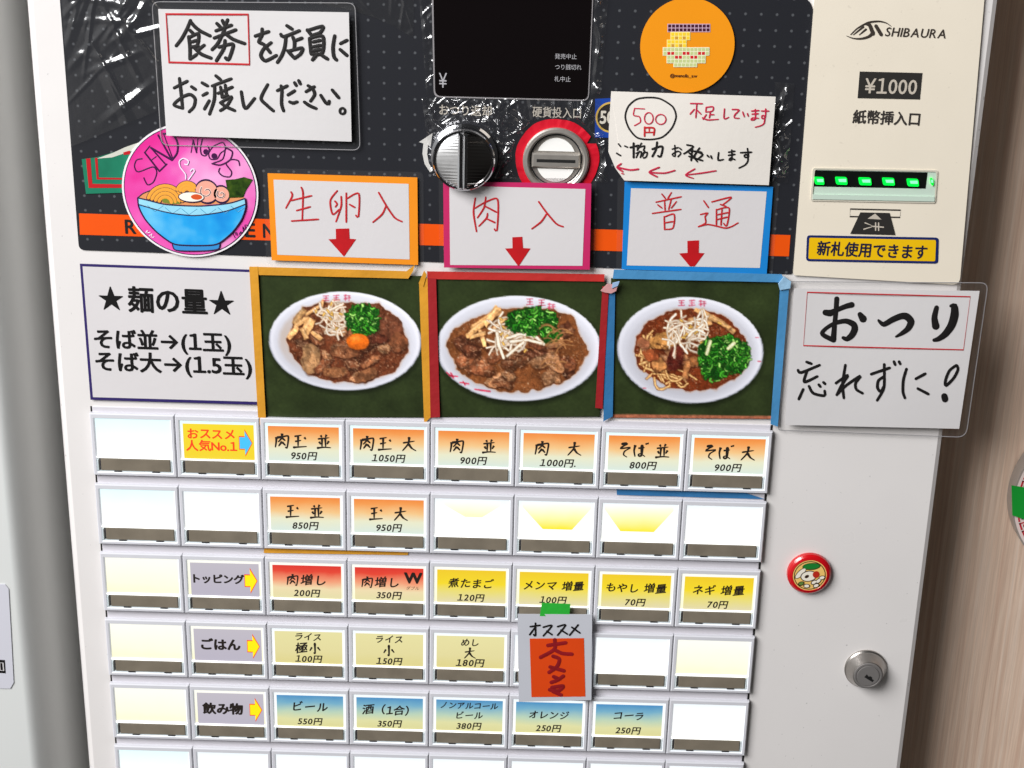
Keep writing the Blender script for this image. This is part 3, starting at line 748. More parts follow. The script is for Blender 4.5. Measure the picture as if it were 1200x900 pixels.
for st, wv in (
    ([(192, 298), (145, 310), (128, 365), (160, 410), (285, 368), (318, 415), (290, 495), (240, 520), (208, 462)], 1.2),
    ([(215, 245), (340, 405)], 1.5), ([(215, 245), (258, 190)], 1.2), ([(275, 308), (312, 280)], 1.0), ([(340, 405), (402, 345)], 1.5),
    ([(392, 345), (268, 205)], 1.3), ([(268, 205), (447, 310)], 1.8), ([(447, 310), (330, 98)], 1.6),
    ([(375, 85), (455, 300)], 1.0), ([(375, 85), (455, 92), (496, 170), (490, 250), (452, 305)], 1.8),
    ([(610, 245), (627, 140)], .9), ([(627, 140), (657, 245)], 1.4), ([(657, 245), (668, 128)], .9),
    ([(706, 132), (690, 210), (700, 262), (735, 272), (765, 225), (752, 190)], 1.2),
    ([(800, 190), (760, 250), (775, 300), (830, 300), (862, 250), (905, 215), (880, 160), (800, 190)], 1.1),
    ([(905, 195), (880, 300), (800, 335)], 1.2), ([(905, 205), (962, 240), (940, 310), (860, 352), (790, 340)], 1.4),
    ([(1024, 355), (1012, 315), (955, 305), (908, 340), (955, 410), (940, 452), (880, 445), (845, 410), (855, 380)], 1.2)):
    b.stroke(z(st), wv*1.35, .0018, PUR)
b.disc(z([(737, 240)])[0], 3.3, .00186, PUR, n=16); b.disc(z([(808, 276)])[0], 3.5, .00186, PUR, n=16)
STM = mat('steam_white', (246, 226, 244), .4)
for st in ([(565, 470), (562, 430), (518, 370), (510, 320), (545, 295), (588, 318), (578, 350), (556, 345)], [(590, 475), (640, 402), (622, 385), (606, 404)]):
    b.stroke(z([(x+6, y+3) for x, y in st]), .8, .0018, PUR); b.stroke(z(st), 1.3, .00184, STM)
z = Z((140, 205), 7.273)
ORN = mat('noodle_orange', (238, 164, 62), .35); SOUP = mat('sticker_soup', (226, 150, 96), .35)
b.poly(z([(160, 190), (200, 158), (300, 130), (640, 110), (1000, 140), (1070, 195), (950, 238), (650, 262), (400, 248), (240, 212)]), .0018, SOUP)
b.stroke(z([(160, 190), (200, 158), (262, 132)]), 1.2, .00184, OUT)
for cx, cy, rs in ((390, 240, (150, 118, 86, 54)), (575, 150, (85, 58, 32))):
    for rad in rs:
        pts = [(cx+rad*math.cos(math.radians(t)), cy-rad*.98*math.sin(math.radians(t))) for t in range(8, 176, 14)]
        b.stroke(z(pts), 5.4, .00186+(160-rad)*4e-7, OUT, t=.00002); b.stroke(z(pts), 3.9, .00190+(160-rad)*4e-7, ORN, t=.00003)
b.poly(z([(360, 205), (400, 190), (480, 215), (530, 245), (440, 248), (370, 235)]), .00205, mat('herb_green', (120, 130, 40), .5))
PK = mat('pork_pink', (236, 166, 146), .35); PKL = mat('pork_light', (246, 206, 190), .35)
for cx, cy, rad in ((868, 165, 68), (742, 142, 95)):
    q0 = z([(cx, cy)])[0]
    b.disc(q0, rad/7.273+.8, .00208, OUT, n=36, ry=(rad+12)/7.273*1.02); b.disc(q0, rad/7.273-.3, .00211, PK, n=36)
    sp_ = [(cx+rad*(.62-.055*i)*math.cos(.75*i+2.4), cy-rad*(.62-.055*i)*math.sin(.75*i+2.4)*.9) for i in range(9)]
    b.stroke(z(sp_), 2.6, .00214, PKL); b.stroke(z(sp_), .9, .0022, OUT)
NORI = splash('nori_green', [(.35, (26, 46, 14)), (.55, (48, 74, 20)), (.75, (74, 92, 28))], 260, 2)
b.poly(z([(903, 42), (985, 36), (1062, 18), (1134, 40), (1078, 130), (1052, 190), (930, 195)]), .0021, NORI)
b.disc(z([(612, 190)])[0], 15.4, .00222, OUT, n=36, ry=6.6); b.disc(z([(612, 188)])[0], 14.4, .00225, mat('egg_white', (246, 238, 226), .35), n=36, ry=5.5)
b.disc(z([(657, 188)])[0], 6.6, .00228, mat('yolk_red', (212, 84, 40), .35), n=24, ry=3.3)
body_ = [(155, 195), (165, 275), (220, 380), (320, 490), (450, 582), (560, 600), (760, 600), (850, 580), (960, 490), (1040, 380), (1076, 275), (1070, 200)]
rim_ = [(1070, 200), (950, 238), (800, 258), (650, 265), (400, 252), (240, 215), (155, 195)]
BLU = splash('bowl_blue', [(.3, (10, 120, 210)), (.48, (40, 164, 232)), (.66, (120, 205, 240)), (.8, (170, 222, 244))], 34, .4)
b.poly(z([(450, 588), (470, 636), (560, 648), (740, 646), (842, 630), (856, 584), (650, 606)]), .00228, mat('bowl_foot', (54, 140, 206), .35))
b.stroke(z([(450, 586), (470, 636), (560, 648), (740, 646), (842, 630), (856, 582)]), 1.3, .0023, OUT)
b.poly(z(body_+rim_[1:-1]), .00234, BLU)
b.poly(z([(158, 200), (240, 219), (400, 255), (650, 268), (800, 261), (950, 241), (1069, 203), (1074, 250), (900, 310), (640, 345), (400, 318), (163, 252)]), .00238, mat('bowl_band', (150, 214, 238), .35, var=.1, vscale=200))
LB = mat('bowl_line', (60, 150, 190), .4)
for x in (240, 390, 530, 690, 840, 950):
    yb = 250 + 40*math.sin((x-155)/915*math.pi)
    b.stroke(z([(x, yb), (x+60, yb+50), (x+130, yb+2)]), .7, .00241, LB, smooth=False)
for st, wv in ((body_, 1.6), (rim_, 1.5), ([(163, 252), (400, 318), (640, 346), (900, 310), (1074, 248)], 1.2)):
    b.stroke(z(st), wv, .00243, OUT)
for st in ([(225, 490), (240, 470), (235, 495), (262, 488)], [(255, 520), (280, 500), (270, 530), (295, 530)]): b.stroke(z(st), .9, .0019, STM)
for st in ([(985, 535), (968, 500), (985, 490), (992, 512)], [(1005, 515), (998, 490)], [(1020, 505), (1035, 480), (1025, 500), (1045, 488)], [(1055, 480), (1050, 440), (1065, 465)], [(1075, 460), (1068, 425), (1095, 432)]): b.stroke(z(st), .9, .0019, PUR)
tag(b.build('round_sticker'), 'round pink sticker with a blue noodle bowl drawing and hand-lettered words', 'sticker')

# orange pixel sticker
b = MB(); co = (805.5, 53.5)
b.disc(co, 55.3, .0016, mat('orange_sticker', (240, 150, 22), .35, var=.03, vscale=30), n=72, th=.0004)
z = Z((640, 0), 4)
MAR = mat('maroon_cell', (66, 10, 40), .5); PAL = mat('lavender_ground', (206, 168, 190), .5); YCL = mat('yellow_cell', (248, 208, 40), .5)
YGR = mat('pale_yellow_ground', (250, 232, 140), .5); GCL = mat('green_cell', (196, 206, 140), .5); GGR = mat('pale_green_ground', (236, 236, 200), .5); RCL = mat('red_cell', (206, 24, 34), .5); TAN = mat('tan_cell', (206, 150, 50), .5)
def cells(x0, y0, nx, ny, g, c, h=.0018, sz=18.0):
    b.poly(z([(x0-1.5, y0-1.5), (x0+nx*sz+1.5, y0-1.5), (x0+nx*sz+1.5, y0+ny*sz+1.5), (x0-1.5, y0+ny*sz+1.5)]), h, g)
    for i in range(nx):
        for j in range(ny):
            m = c(i, j) if callable(c) else c
            x, y = x0+i*sz, y0+j*sz
            b.poly(z([(x+2, y+2), (x+sz-2, y+2), (x+sz-2, y+sz-2), (x+2, y+sz-2)]), h+.00006, m)
cells(570, 113, 11, 2, PAL, MAR)
cells(584, 151, 5, 2, YGR, lambda i, j: TAN if i in (1, 3) and j else YCL, .00182)
cells(567, 187, 5, 2, YGR, lambda i, j: TAN if i % 2 and j else YCL, .00184)
cells(548, 223, 12, 2, GGR, lambda i, j: RCL if j and i % 4 in (1, 2) and i != 2 - 4 else GCL, .00186)
cells(566, 259, 10, 2, GGR, lambda i, j: RCL if j == 0 and i in (2, 3, 6, 7) else GCL, .00188)
cells(598, 295, 6, 1, GGR, GCL, .00190)
b.line('@menolis_aw', (785, 90.3), (817, 90.8), 5.4, .0018, mat('sticker_brown', (96, 50, 10), .5), bold=2)
tag(b.build('round_sticker'), 'round orange sticker with a pixel art noodle bowl', 'sticker')

# green and red sticker, mostly behind the pink one
b = MB(); z = Z((60, 140), 4.615)
GRN = mat('foil_green', (34, 128, 98), .3, var=.35, vscale=45)
b.poly(z([(165, 215), (245, 205), (330, 180), (480, 130), (560, 140), (520, 392), (188, 402)]), .0011, GRN, th=.0003)
b.poly(z([(330, 182), (400, 150), (480, 122), (560, 130), (560, 168), (430, 172), (330, 205), (245, 212)]), .00118, mat('sticker_pale', (206, 206, 194), .4, var=.1))
DR = mat('sticker_red', (186, 20, 30), .4)
b.poly(z([(188, 212), (212, 210), (222, 348), (470, 352), (470, 370), (203, 370)]), .00122, DR)
b.poly(z([(236, 208), (250, 207), (256, 314), (470, 318), (470, 326), (246, 324)]), .00122, DR)
b.poly(z([(390, 178), (425, 168), (428, 188), (392, 192)]), .00125, DR)
tag(b.build('foil_sticker'), 'green and red foil sticker half hidden behind the pink round sticker', 'sticker')

# 500 yen coin sticker behind the handwritten note
b = MB()
b.poly([(697.5, 116), (716, 115), (735, 116), (735, 162), (697, 161)], .0011, mat('royal_blue', (24, 66, 158), .4), th=.0003)
b.disc((716, 137.5), 18.2, .0013, mat('coin_gold', (206, 172, 84), .4), n=40); b.disc((716, 137.5), 16, .0014, mat('coin_dark', (40, 36, 34), .4), n=40)
b.line('500', (702.5, 144.5), (729, 145), 21, .0015, mat('coin_print', (206, 200, 186), .5), bold=2)
tag(b.build('coin_sticker'), 'blue sticker with a gold coin sticking out behind the 500 yen note', 'sticker')

# red tape ring round the coin slot
b = MB(); RT = mat('red_tape', (206, 16, 40), .4, var=.12, vscale=120, bump=.2, bscale=200)
o = P(652, 186.5); n = 60; vs = []
for i in range(n):
    t = 2*math.pi*i/n; ro = .0210 + 0.0003*math.sin(3*t+1) + .00015*math.sin(7*t) + random.uniform(-.00008, .00008); ri = .0172
    sq = 1.0
    if .42 < t < .62: ro = ri+.0002     # the gap where the tape ends do not meet
    elif t < .42 or t > 5.6: ro += .0004
    vs += [o+Vector((math.cos(t)*ro*sq, -.0012-random.uniform(0, .0003), math.sin(t)*ro)), o+Vector((math.cos(t)*ri*.97, -.0014, math.sin(t)*ri*.97-.001))]
b.add(vs, [[2*i, 2*i+1, (2*i+3) % (2*n), (2*i+2) % (2*n)] for i in range(n)], RT)
tag(b.build('tape_ring'), 'ring of red tape stuck around the coin slot', 'tape')

# badge
b = MB(); bc = (947.5, 670)
b.ring(bc, [(.0120, .0), (.0124, .0012), (.0121, .0030), (.0110, .0041), (.0096, .0046), (.0093, .0044)], mat('badge_red', (196, 12, 22), .2, coat=.6))
bo = P(*bc); bd = None
def bdisc(x, y, rx, ry, h, m, rot=0, n=28):
    c, s = math.cos(rot), math.sin(rot)
    vs = [(bo.x+x+rx*math.cos(t)*c-ry*math.sin(t)*s, -h, bo.z+y+rx*math.cos(t)*s+ry*math.sin(t)*c) for t in [2*math.pi*i/n for i in range(n)]]
    b.add(vs, [list(range(n))[::-1]], m)
bdisc(0, 0, .0094, .0094, .0044, mat('badge_soup', (238, 196, 112), .25))
DK = mat('badge_line', (52, 30, 20), .3); BW = mat('badge_white', (238, 230, 214), .3)
bdisc(0, 0, .0088, .0088, .00445, DK); bdisc(0, 0, .0083, .0083, .0045, mat('badge_soup', (238, 196, 112), .25))
bdisc(.0004, .0056, .0050, .0022, .00456, DK, .1); bdisc(.0004, .0057, .0046, .0018, .0046, mat('badge_leaf', (30, 124, 48), .3), .1)
bdisc(-.0052, .0012, .0042, .0018, .00456, DK, .9); bdisc(-.0052, .0012, .0038, .0014, .0046, BW, .9)
bdisc(-.0006, -.0004, .0046, .0034, .00462, DK, .2); bdisc(-.0006, -.0004, .0041, .0029, .00466, BW, .2)
bdisc(.0034, .0008, .0019, .0021, .0047, mat('badge_patch', (186, 44, 30), .3))
bdisc(-.0016, -.0006, .0013, .0009, .0047, DK, .6)
for x, y, q_ in ((.0026, -.0040, .6), (.0050, -.0030, .9), (.0068, -.0010, .3), (-.0012, -.0064, 0), (-.0044, -.0050, .4), (.0040, -.0060, .5)):
    bdisc(x, y, .0019, .0013, .0048, DK, q_); bdisc(x, y, .0014, .0009, .00485, BW if x > -.002 else mat('badge_pea', (96, 130, 60), .3), q_)
tag(b.build('round_badge'), 'small round red-rimmed badge stuck on the white door above the lock', 'badge')

# ------------------------------------------------------------------ notices
def notice(name, label, paper, h, m, film=None, group=None, nx=16, ny=12, th=.00018):
    root = empty(name, P(sum(p[0] for p in paper)/4, sum(p[1] for p in paper)/4, 0), label, 'notice', group)
    if film:
        b = MB(); b.poly(rrect(film[0], film[1]), film[2], LAMI, th=.0003)
        # heat-sealed rim of the pouch
        b.stroke([*rrect(film[0], film[1])], .9, film[2]+.0001, mat('film_edge', (150, 148, 150), .2), smooth=False, closed=True, t=.00004) if len(film) > 3 else None
        b.build('laminate_film', root)
    b = MB(); b.grid(paper, h, m, nx, ny, th)
    return root, b
def lift(h, d): return lambda x, y: (h(x, y) if callable(h) else h) + d

# give-the-ticket-to-staff sign
h = wav(1, .0022, .0026)
root, b = notice('paper_sign', 'white laminated sign with large handwritten black characters, one pair boxed in red', [(185.3, 10.5), (408.8, 14.5), (412, 166), (195, 159)], h, PAPER, ([(178, 2), (416, 3.5), (422, 176), (189, 170)], 9, .0023, 1))
g = lift(h, .0002); INKM = mat('marker_black', (18, 15, 15), .5)
z = Z((190, 15), 10)
for st in ([(330, 90), (290, 190), (230, 300), (165, 385)], [(330, 100), (380, 160), (450, 215), (560, 270)], [(325, 205), (370, 250)], [(310, 280), (325, 400), (325, 540)], [(310, 292), (420, 245), (425, 320), (410, 385)], [(330, 345), (410, 322)], [(335, 402), (420, 388)], [(330, 540), (400, 490)], [(490, 380), (415, 440)], [(380, 415), (460, 485), (570, 530)],
           [(640, 125), (680, 165)], [(705, 90), (725, 135)], [(765, 82), (715, 230), (650, 360), (585, 430)], [(630, 210), (810, 145)], [(610, 295), (860, 200)], [(735, 240), (830, 310), (965, 360)], [(665, 402), (825, 365), (815, 450), (775, 550), (742, 528)], [(735, 325), (720, 420), (635, 560)]):
    b.stroke(z(st), [4.0, 4.5, 4.1], g, INKM)
b.stroke(z([(45, 15), (1005, 20), (1022, 605), (80, 580)]), 2.7, g, RED, smooth=False, closed=True)
z = Z((295, 15), 10)
for st in ([(40, 272), (195, 220)], [(120, 190), (118, 260), (82, 340), (140, 372), (215, 465)], [(225, 350), (140, 420), (105, 500), (160, 562), (285, 500)],
           [(410, 150), (470, 190)], [(340, 252), (375, 280), (555, 210)], [(400, 280), (385, 400), (350, 500), (300, 580)], [(480, 285), (500, 340), (495, 430)], [(510, 325), (585, 297)], [(420, 445), (460, 490), (500, 532)], [(430, 450), (590, 412), (570, 480), (500, 532)],
           [(650, 200), (700, 265)], [(650, 207), (830, 158), (800, 230), (700, 265)], [(675, 300), (695, 480)], [(675, 300), (830, 275), (825, 470), (700, 485)], [(720, 342), (800, 322)], [(720, 397), (805, 380)], [(720, 445), (805, 430)], [(770, 480), (710, 550)], [(800, 485), (885, 540)],
           [(970, 270), (950, 400), (960, 510), (990, 550)], [(1040, 360), (1115, 322)], [(1035, 430), (1115, 500)]):
    b.stroke(z(st), [4.0, 4.5, 4.1], g, INKM)
z = Z((195, 80), 10.909)
for st in ([(100, 250), (265, 165)], [(165, 130), (185, 300), (205, 510)], [(205, 510), (95, 465), (200, 370), (300, 335), (365, 390), (350, 490), (290, 555)], [(320, 235), (370, 270)],
           [(455, 185), (525, 225)], [(465, 345), (520, 315)], [(545, 415), (485, 520)], [(630, 95), (690, 145)], [(585, 225), (825, 135)], [(615, 230), (610, 400), (550, 585)], [(660, 320), (840, 240)], [(690, 240), (715, 370)], [(750, 215), (765, 330)], [(710, 370), (780, 345)], [(690, 440), (830, 365), (770, 480), (690, 540)], [(690, 440), (760, 490), (870, 540)],
           [(955, 300), (985, 470), (1020, 510), (1125, 385)]):
    b.stroke(z(st), [3.7, 4.2, 3.7], g, INKM)
z = Z((300, 80), 10.43)
for st in ([(140, 200), (60, 365), (130, 450), (210, 520)], [(260, 272), (380, 215)], [(305, 215), (315, 280), (310, 430), (335, 520)], [(390, 325), (470, 275)], [(410, 410), (450, 425), (500, 410)], [(470, 175), (490, 210)], [(520, 150), (540, 190)],
           [(610, 285), (710, 225)], [(635, 212), (690, 250), (715, 320), (665, 400)], [(590, 412), (650, 455), (730, 490)], [(790, 330), (850, 420), (885, 435), (892, 402)], [(930, 265), (1010, 360)]):
    b.stroke(z(st), [3.7, 4.2, 3.7], g, INKM)
b.stroke(z([(1055+33*math.cos(t), 522+36*math.sin(t)) for t in [i*math.pi/4 for i in range(8)]]), 3.0, g, INKM, closed=True)
b.build('paper_sheet', root)

# bordered signs with arrows
def bordered(label, outer, inner, bm, h, strokes, arrow, film, wd=2.3):
    root, b = notice('paper_sign', label, outer, h, bm, (film, 6, .0012), 'bordered signs with red arrows')
    b.grid(inner, lift(h, .00012), PAPER_COOL, 12, 8)
    for st in strokes: b.stroke(st, [wd*.85, wd, wd*.8], lift(h, .0003), RED)
    b.poly(arrow, lift(h, .0003), mat('arrow_red_ink', (188, 8, 20), .5, var=.12, vscale=200))
    b.build('paper_sheet', root)
z = Z((325, 215), 7.5)
bordered('orange-bordered white sign with three red handwritten characters above an arrow', [(313.5, 203), (489, 208), (490, 310.5), (318.3, 305)], [(320.5, 210.5), (478.8, 215.5), (480, 304), (325, 298.5)], mat('orange_card', (240, 144, 24), .45, var=.04), wav(2, .0006, .0018),
    [z(s) for s in ([(120, 75), (130, 110), (75, 215)], [(120, 150), (300, 108)], [(210, 35), (225, 90), (218, 325)], [(170, 238), (288, 205)], [(125, 330), (360, 315)],
     [(525, 65), (465, 150), (485, 270), (540, 230)], [(560, 115), (560, 200), (515, 335)], [(505, 155), (525, 180), (510, 205)], [(605, 85), (605, 340)], [(615, 130), (715, 90), (712, 290), (690, 280)], [(635, 185), (680, 210)],
     [(890, 80), (960, 200), (1030, 300), (1095, 335)], [(955, 195), (920, 270), (840, 340)])],
    z([(513, 398), (630, 395), (635, 485), (692, 490), (585, 643), (448, 490), (515, 487)]), [(308, 197), (496, 202), (497, 314), (312, 310)])
z = Z((535, 220), 8.571)
bordered('pink-bordered white sign with two red handwritten characters below the coin knob', [(519.3, 212.8), (693, 215), (691, 316), (520.3, 313.5)], [(526.5, 217.5), (686, 221.5), (682.5, 311.5), (527.5, 310.5)], mat('pink_card', (196, 38, 98), .45, var=.04), wav(3, .0005, .0042),
    [z(s) for s in ([(188, 105), (170, 250), (200, 440)], [(185, 205), (290, 145), (405, 110), (418, 240), (405, 430), (380, 415)], [(293, 95), (275, 200), (210, 300)], [(285, 185), (400, 245)], [(310, 260), (300, 305), (225, 385)], [(310, 315), (385, 350)],
     [(825, 140), (900, 245), (1000, 360), (1070, 392)], [(905, 260), (850, 340), (757, 412)])],
    z([(560, 497), (660, 492), (668, 605), (742, 610), (628, 782), (615, 782), (487, 610), (562, 607)]), [(514, 207), (699, 209), (697, 319), (515, 318)])
z = Z((755, 220), 9.475)
bordered('blue-bordered white sign with two red handwritten characters above an arrow', [(732, 213), (906, 219), (898.5, 321), (728.5, 315.5)], [(739.5, 220.5), (898.5, 224.5), (890.5, 314), (734.5, 311)], mat('blue_card', (20, 128, 206), .45, var=.04), wav(4, .0006, .0018),
    [z(s) for s in ([(195, 70), (235, 120)], [(300, 55), (260, 120)], [(130, 160), (410, 100)], [(150, 190), (195, 225)], [(225, 140), (230, 250)], [(300, 125), (270, 240)], [(355, 155), (300, 225)], [(90, 285), (405, 240)], [(220, 320), (225, 465)], [(220, 325), (330, 295), (318, 445), (228, 462)], [(225, 390), (320, 375)],
     [(660, 145), (712, 220)], [(625, 297), (705, 280), (675, 320), (680, 390), (600, 432)], [(600, 432), (700, 408), (800, 425), (900, 448), (970, 430), (1040, 390)], [(750, 157), (965, 105), (870, 190)], [(845, 185), (905, 205)], [(800, 240), (800, 410)], [(800, 245), (940, 225), (915, 420), (880, 395)], [(810, 300), (930, 275)], [(800, 355), (920, 325)], [(862, 240), (850, 415)])],
    z([(478, 590), (608, 583), (605, 722), (668, 727), (560, 872), (505, 872), (387, 730), (480, 722)]), [(724, 207), (913, 213), (905, 326), (722, 320)], 2.0)

# 500 yen note
b = MB(); h = wav(5, .0018, .0030)
WARM = mat('warm_paper', (228, 222, 214), .6, var=.02, vscale=25, bump=.06, bscale=300)
nt_ = [(716, 107), (909, 113.3), (901, 217), (731.5, 211.5), (721, 197), (713, 178), (713.5, 150)]
b.grid([(716, 107), (909, 113.3), (901, 217), (731.5, 211.5)], h, WARM, 14, 10, .00018)
b.poly([(716.2, 107.1), (731.4, 211.4), (721, 197), (713, 178), (713.5, 150)], lift(h, -.00004), WARM, th=.00018)
g = lift(h, .0002); z = Z((710, 105), 8.18)
b.stroke(z([(430, 75), (530, 92), (640, 165), (672, 260), (630, 370), (540, 455), (420, 478), (300, 460), (220, 370), (185, 260), (215, 160), (300, 90)]), 2.0, g, INKM, closed=True)
for st, wv, m in (([(275, 180), (265, 245), (320, 260), (330, 310), (275, 345)], 1.5, CRIMSON), ([(275, 180), (370, 185)], 1.3, CRIMSON), ([(372, 360), (370, 445)], 2.2, RED), ([(372, 365), (460, 370), (458, 435)], 2.2, RED), ([(375, 410), (455, 410)], 1.7, RED), ([(415, 365), (415, 405)], 1.5, RED),
      ([(120, 520), (140, 545)], 1.8, INKM), ([(180, 540), (207, 552)], 1.8, INKM), ([(103, 610), (140, 632)], 1.9, INKM),
      ([(235, 555), (310, 535)], 2.4, INKM), ([(265, 515), (265, 650)], 2.6, INKM), ([(300, 560), (370, 540), (360, 580)], 2.0, INKM), ([(340, 515), (300, 580)], 2.0, INKM), ([(290, 610), (340, 595), (330, 650)], 1.9, INKM), ([(320, 590), (290, 650)], 1.8, INKM), ([(350, 610), (395, 600), (385, 645), (360, 655)], 1.9, INKM), ([(370, 585), (350, 640)], 1.8, INKM),
      ([(445, 570), (540, 545), (525, 640), (500, 635)], 2.5, INKM), ([(490, 505), (480, 570), (445, 640)], 2.5, INKM),
      ([(635, 570), (692, 555)], 1.7, INKM), ([(660, 535), (662, 640), (635, 620), (690, 590), (718, 610), (690, 642)], 1.8, INKM), ([(705, 560), (722, 575)], 1.7, INKM),
      ([(310, 762), (230, 770), (110, 745)], 2.2, CRIMSON), ([(145, 710), (105, 745), (160, 785)], 1.9, CRIMSON), ([(660, 775), (560, 800), (415, 793)], 1.9, CRIMSON), ([(510, 745), (415, 790), (490, 835)], 2.0, CRIMSON), ([(152, 803), (168, 808)], 1.6, CRIMSON)):
    b.stroke(z(st), wv, g, m)
for cx, cy, rx, ry in ((410, 275, 42, 55), (525, 285, 50, 48)):
    b.stroke(z([(cx+rx*math.cos(t), cy+ry*math.sin(t)) for t in [i*math.pi/5 for i in range(10)]]), 1.4, g, CRIMSON, closed=True)
z = Z((800, 105), 8.18)
for st in ([(40, 530), (100, 545), (50, 590), (10, 615)], [(70, 585), (180, 600)], [(60, 640), (190, 680)], [(90, 560), (80, 680)], [(160, 560), (110, 640), (140, 690)], [(120, 590), (190, 620), (150, 660)], [(60, 605), (120, 660)], [(235, 630), (250, 645)], [(270, 635), (278, 660)], [(345, 605), (340, 675), (390, 670)],
           [(440, 600), (500, 590)], [(440, 630), (500, 620)], [(470, 580), (470, 670), (445, 675), (460, 655), (500, 672)], [(555, 605), (660, 600)], [(620, 565), (630, 640), (600, 650), (590, 630), (620, 625), (625, 680), (600, 720), (540, 752)]):
    b.stroke(z(st), [2.0, 2.4, 1.8], g, INKM)
for st in ([(75, 133), (190, 135)], [(135, 140), (125, 270)], [(110, 190), (70, 235)], [(140, 200), (175, 235)], [(225, 170), (220, 215)], [(225, 170), (290, 165), (285, 205), (225, 215)], [(265, 215), (255, 270)], [(265, 240), (300, 240)], [(225, 240), (195, 285)], [(190, 270), (240, 290), (340, 285)],
           [(400, 185), (395, 270), (410, 280), (440, 265)], [(475, 190), (540, 195), (500, 240), (495, 270), (540, 275)], [(575, 215), (590, 260)], [(620, 230), (628, 255)], [(660, 205), (730, 200)], [(665, 235), (725, 230)], [(695, 190), (695, 280), (655, 290), (670, 270), (725, 275)],
           [(755, 205), (825, 205)], [(795, 185), (790, 270), (760, 275), (760, 250), (785, 255), (780, 320), (750, 345), (695, 360)], [(318, 778), (180, 800), (30, 818)], [(115, 760), (28, 818), (100, 850)]):
    b.stroke(z(st), [1.7, 1.9, 1.4], g, CRIMSON)
tag(b.build('paper_note'), 'handwritten white note with a circled 500 and three red arrows pointing left', 'notice')

# noodle amount card
h = wav(6, .0003, .0012)
root, b = notice('paper_sign', 'white card with navy border, two stars and printed black lines of text', [(93.5, 309), (303, 316.4), (309, 474.5), (106, 468.5)], h, mat('navy_card', (46, 34, 98), .45), None)
b.grid([(96.7, 312.2), (302, 319.3), (307.6, 471), (108.9, 465.4)], lift(h, .00012), PAPER_COOL, 12, 8)
g = lift(h, .0003)
b.line('★', (115, 362), (148, 363), 33, g, BLACK, bold=1); b.line('★', (244, 367.3), (277.5, 368.3), 33, g, BLACK, bold=1)
b.line('麺の量', (150, 362.5), (244, 366), 32, g, BLACK, bold=2)
b.line('そば並→(1玉)', (108.5, 406), (271.5, 411), 25, g, BLACK, bold=2)
b.line('そば大→(1.5玉)', (110, 432.2), (296, 438.6), 25, g, BLACK, bold=2)
b.build('paper_sheet', root)

# don't forget the change sign
h = wav(8, .0020, .0024)
root, b = notice('paper_sign', 'white laminated sign on the right edge with bold brush characters boxed in red', [(930.5, 338), (1148, 341), (1124, 502.5), (920, 498)], h, PAPER, ([(922, 330), (1158, 331.5), (1132, 512.5), (912, 504)], [3, 9, 11, 3], .0021, 1))
g = lift(h, .0002)
b.stroke([(946, 342.5), (1137, 347.8), (1129, 410), (941.5, 405)], 1.5, g, RED, smooth=False, closed=True)
z = Z((935, 335), 10)
for st, wv in (([(322, 312), (380, 318), (450, 285), (560, 240), (630, 222)], [7, 8, 5.5, 6, 7]), ([(455, 152), (445, 300), (430, 450), (415, 630)], [6, 5.5, 5.5, 7]), ([(405, 630), (320, 590), (282, 552), (340, 490), (440, 435), (560, 412), (650, 450), (665, 510), (630, 580), (575, 622), (530, 608)], [6, 5.5, 5, 4.5, 5, 6, 7.5, 8, 7.5, 6, 4]), ([(728, 335), (762, 385)], [6, 9])):
    b.stroke(z(st), wv, g, INKM)
b.stroke([(1029.5, 375.5), (1035.5, 380), (1046, 374.5), (1056, 370.5), (1062.5, 371), (1067.5, 377), (1064, 385), (1057, 390.5), (1050, 394.5)], [3, 6, 7, 7.5, 8.5, 8.5, 7, 5, 2.5], g, INKM)
z = Z((1040, 335), 10)
b.stroke(z([(575, 255), (550, 370), (565, 470)]), [5.5, 7, 9], g, INKM)
b.stroke(z([(745, 235), (782, 240), (785, 340), (750, 460), (680, 560), (600, 620), (545, 636)]), [4, 8, 10, 9.5, 8, 6, 4], g, INKM)
for o_, sts in (((920, 415), ([(275, 100), (335, 122)], [(165, 205), (205, 235), (440, 140)], [(280, 215), (245, 355), (410, 285)], [(230, 450), (175, 575)], [(305, 410), (360, 500), (500, 530), (505, 470)], [(430, 390), (450, 415)], [(490, 360), (510, 380)], [(770, 140), (735, 380), (750, 560)], [(650, 370), (800, 270), (720, 400), (660, 520)], [(670, 510), (780, 400), (960, 280), (900, 370), (910, 450), (990, 500)])),
                ((1020, 415), ([(10, 255), (245, 175)], [(175, 130), (175, 400), (140, 500), (85, 590)], [(165, 290), (100, 340), (90, 430), (130, 480), (165, 420)], [(300, 95), (315, 135)], [(365, 95), (380, 125)], [(460, 190), (420, 330), (415, 480), (440, 560)], [(580, 315), (700, 250)], [(605, 440), (740, 510)], [(1105, 145), (1118, 200), (1060, 310), (965, 400), (960, 330), (1010, 210), (1095, 142)]))):
    z = Z(o_, 10.909)
    for st in sts: b.stroke(z(st), [3.2, 3.6, 3.1], g, INKM)
b.stroke(z([(945, 538), (952, 575)]), [7.4, 7.6], g, INKM)
b.build('paper_sheet', root)

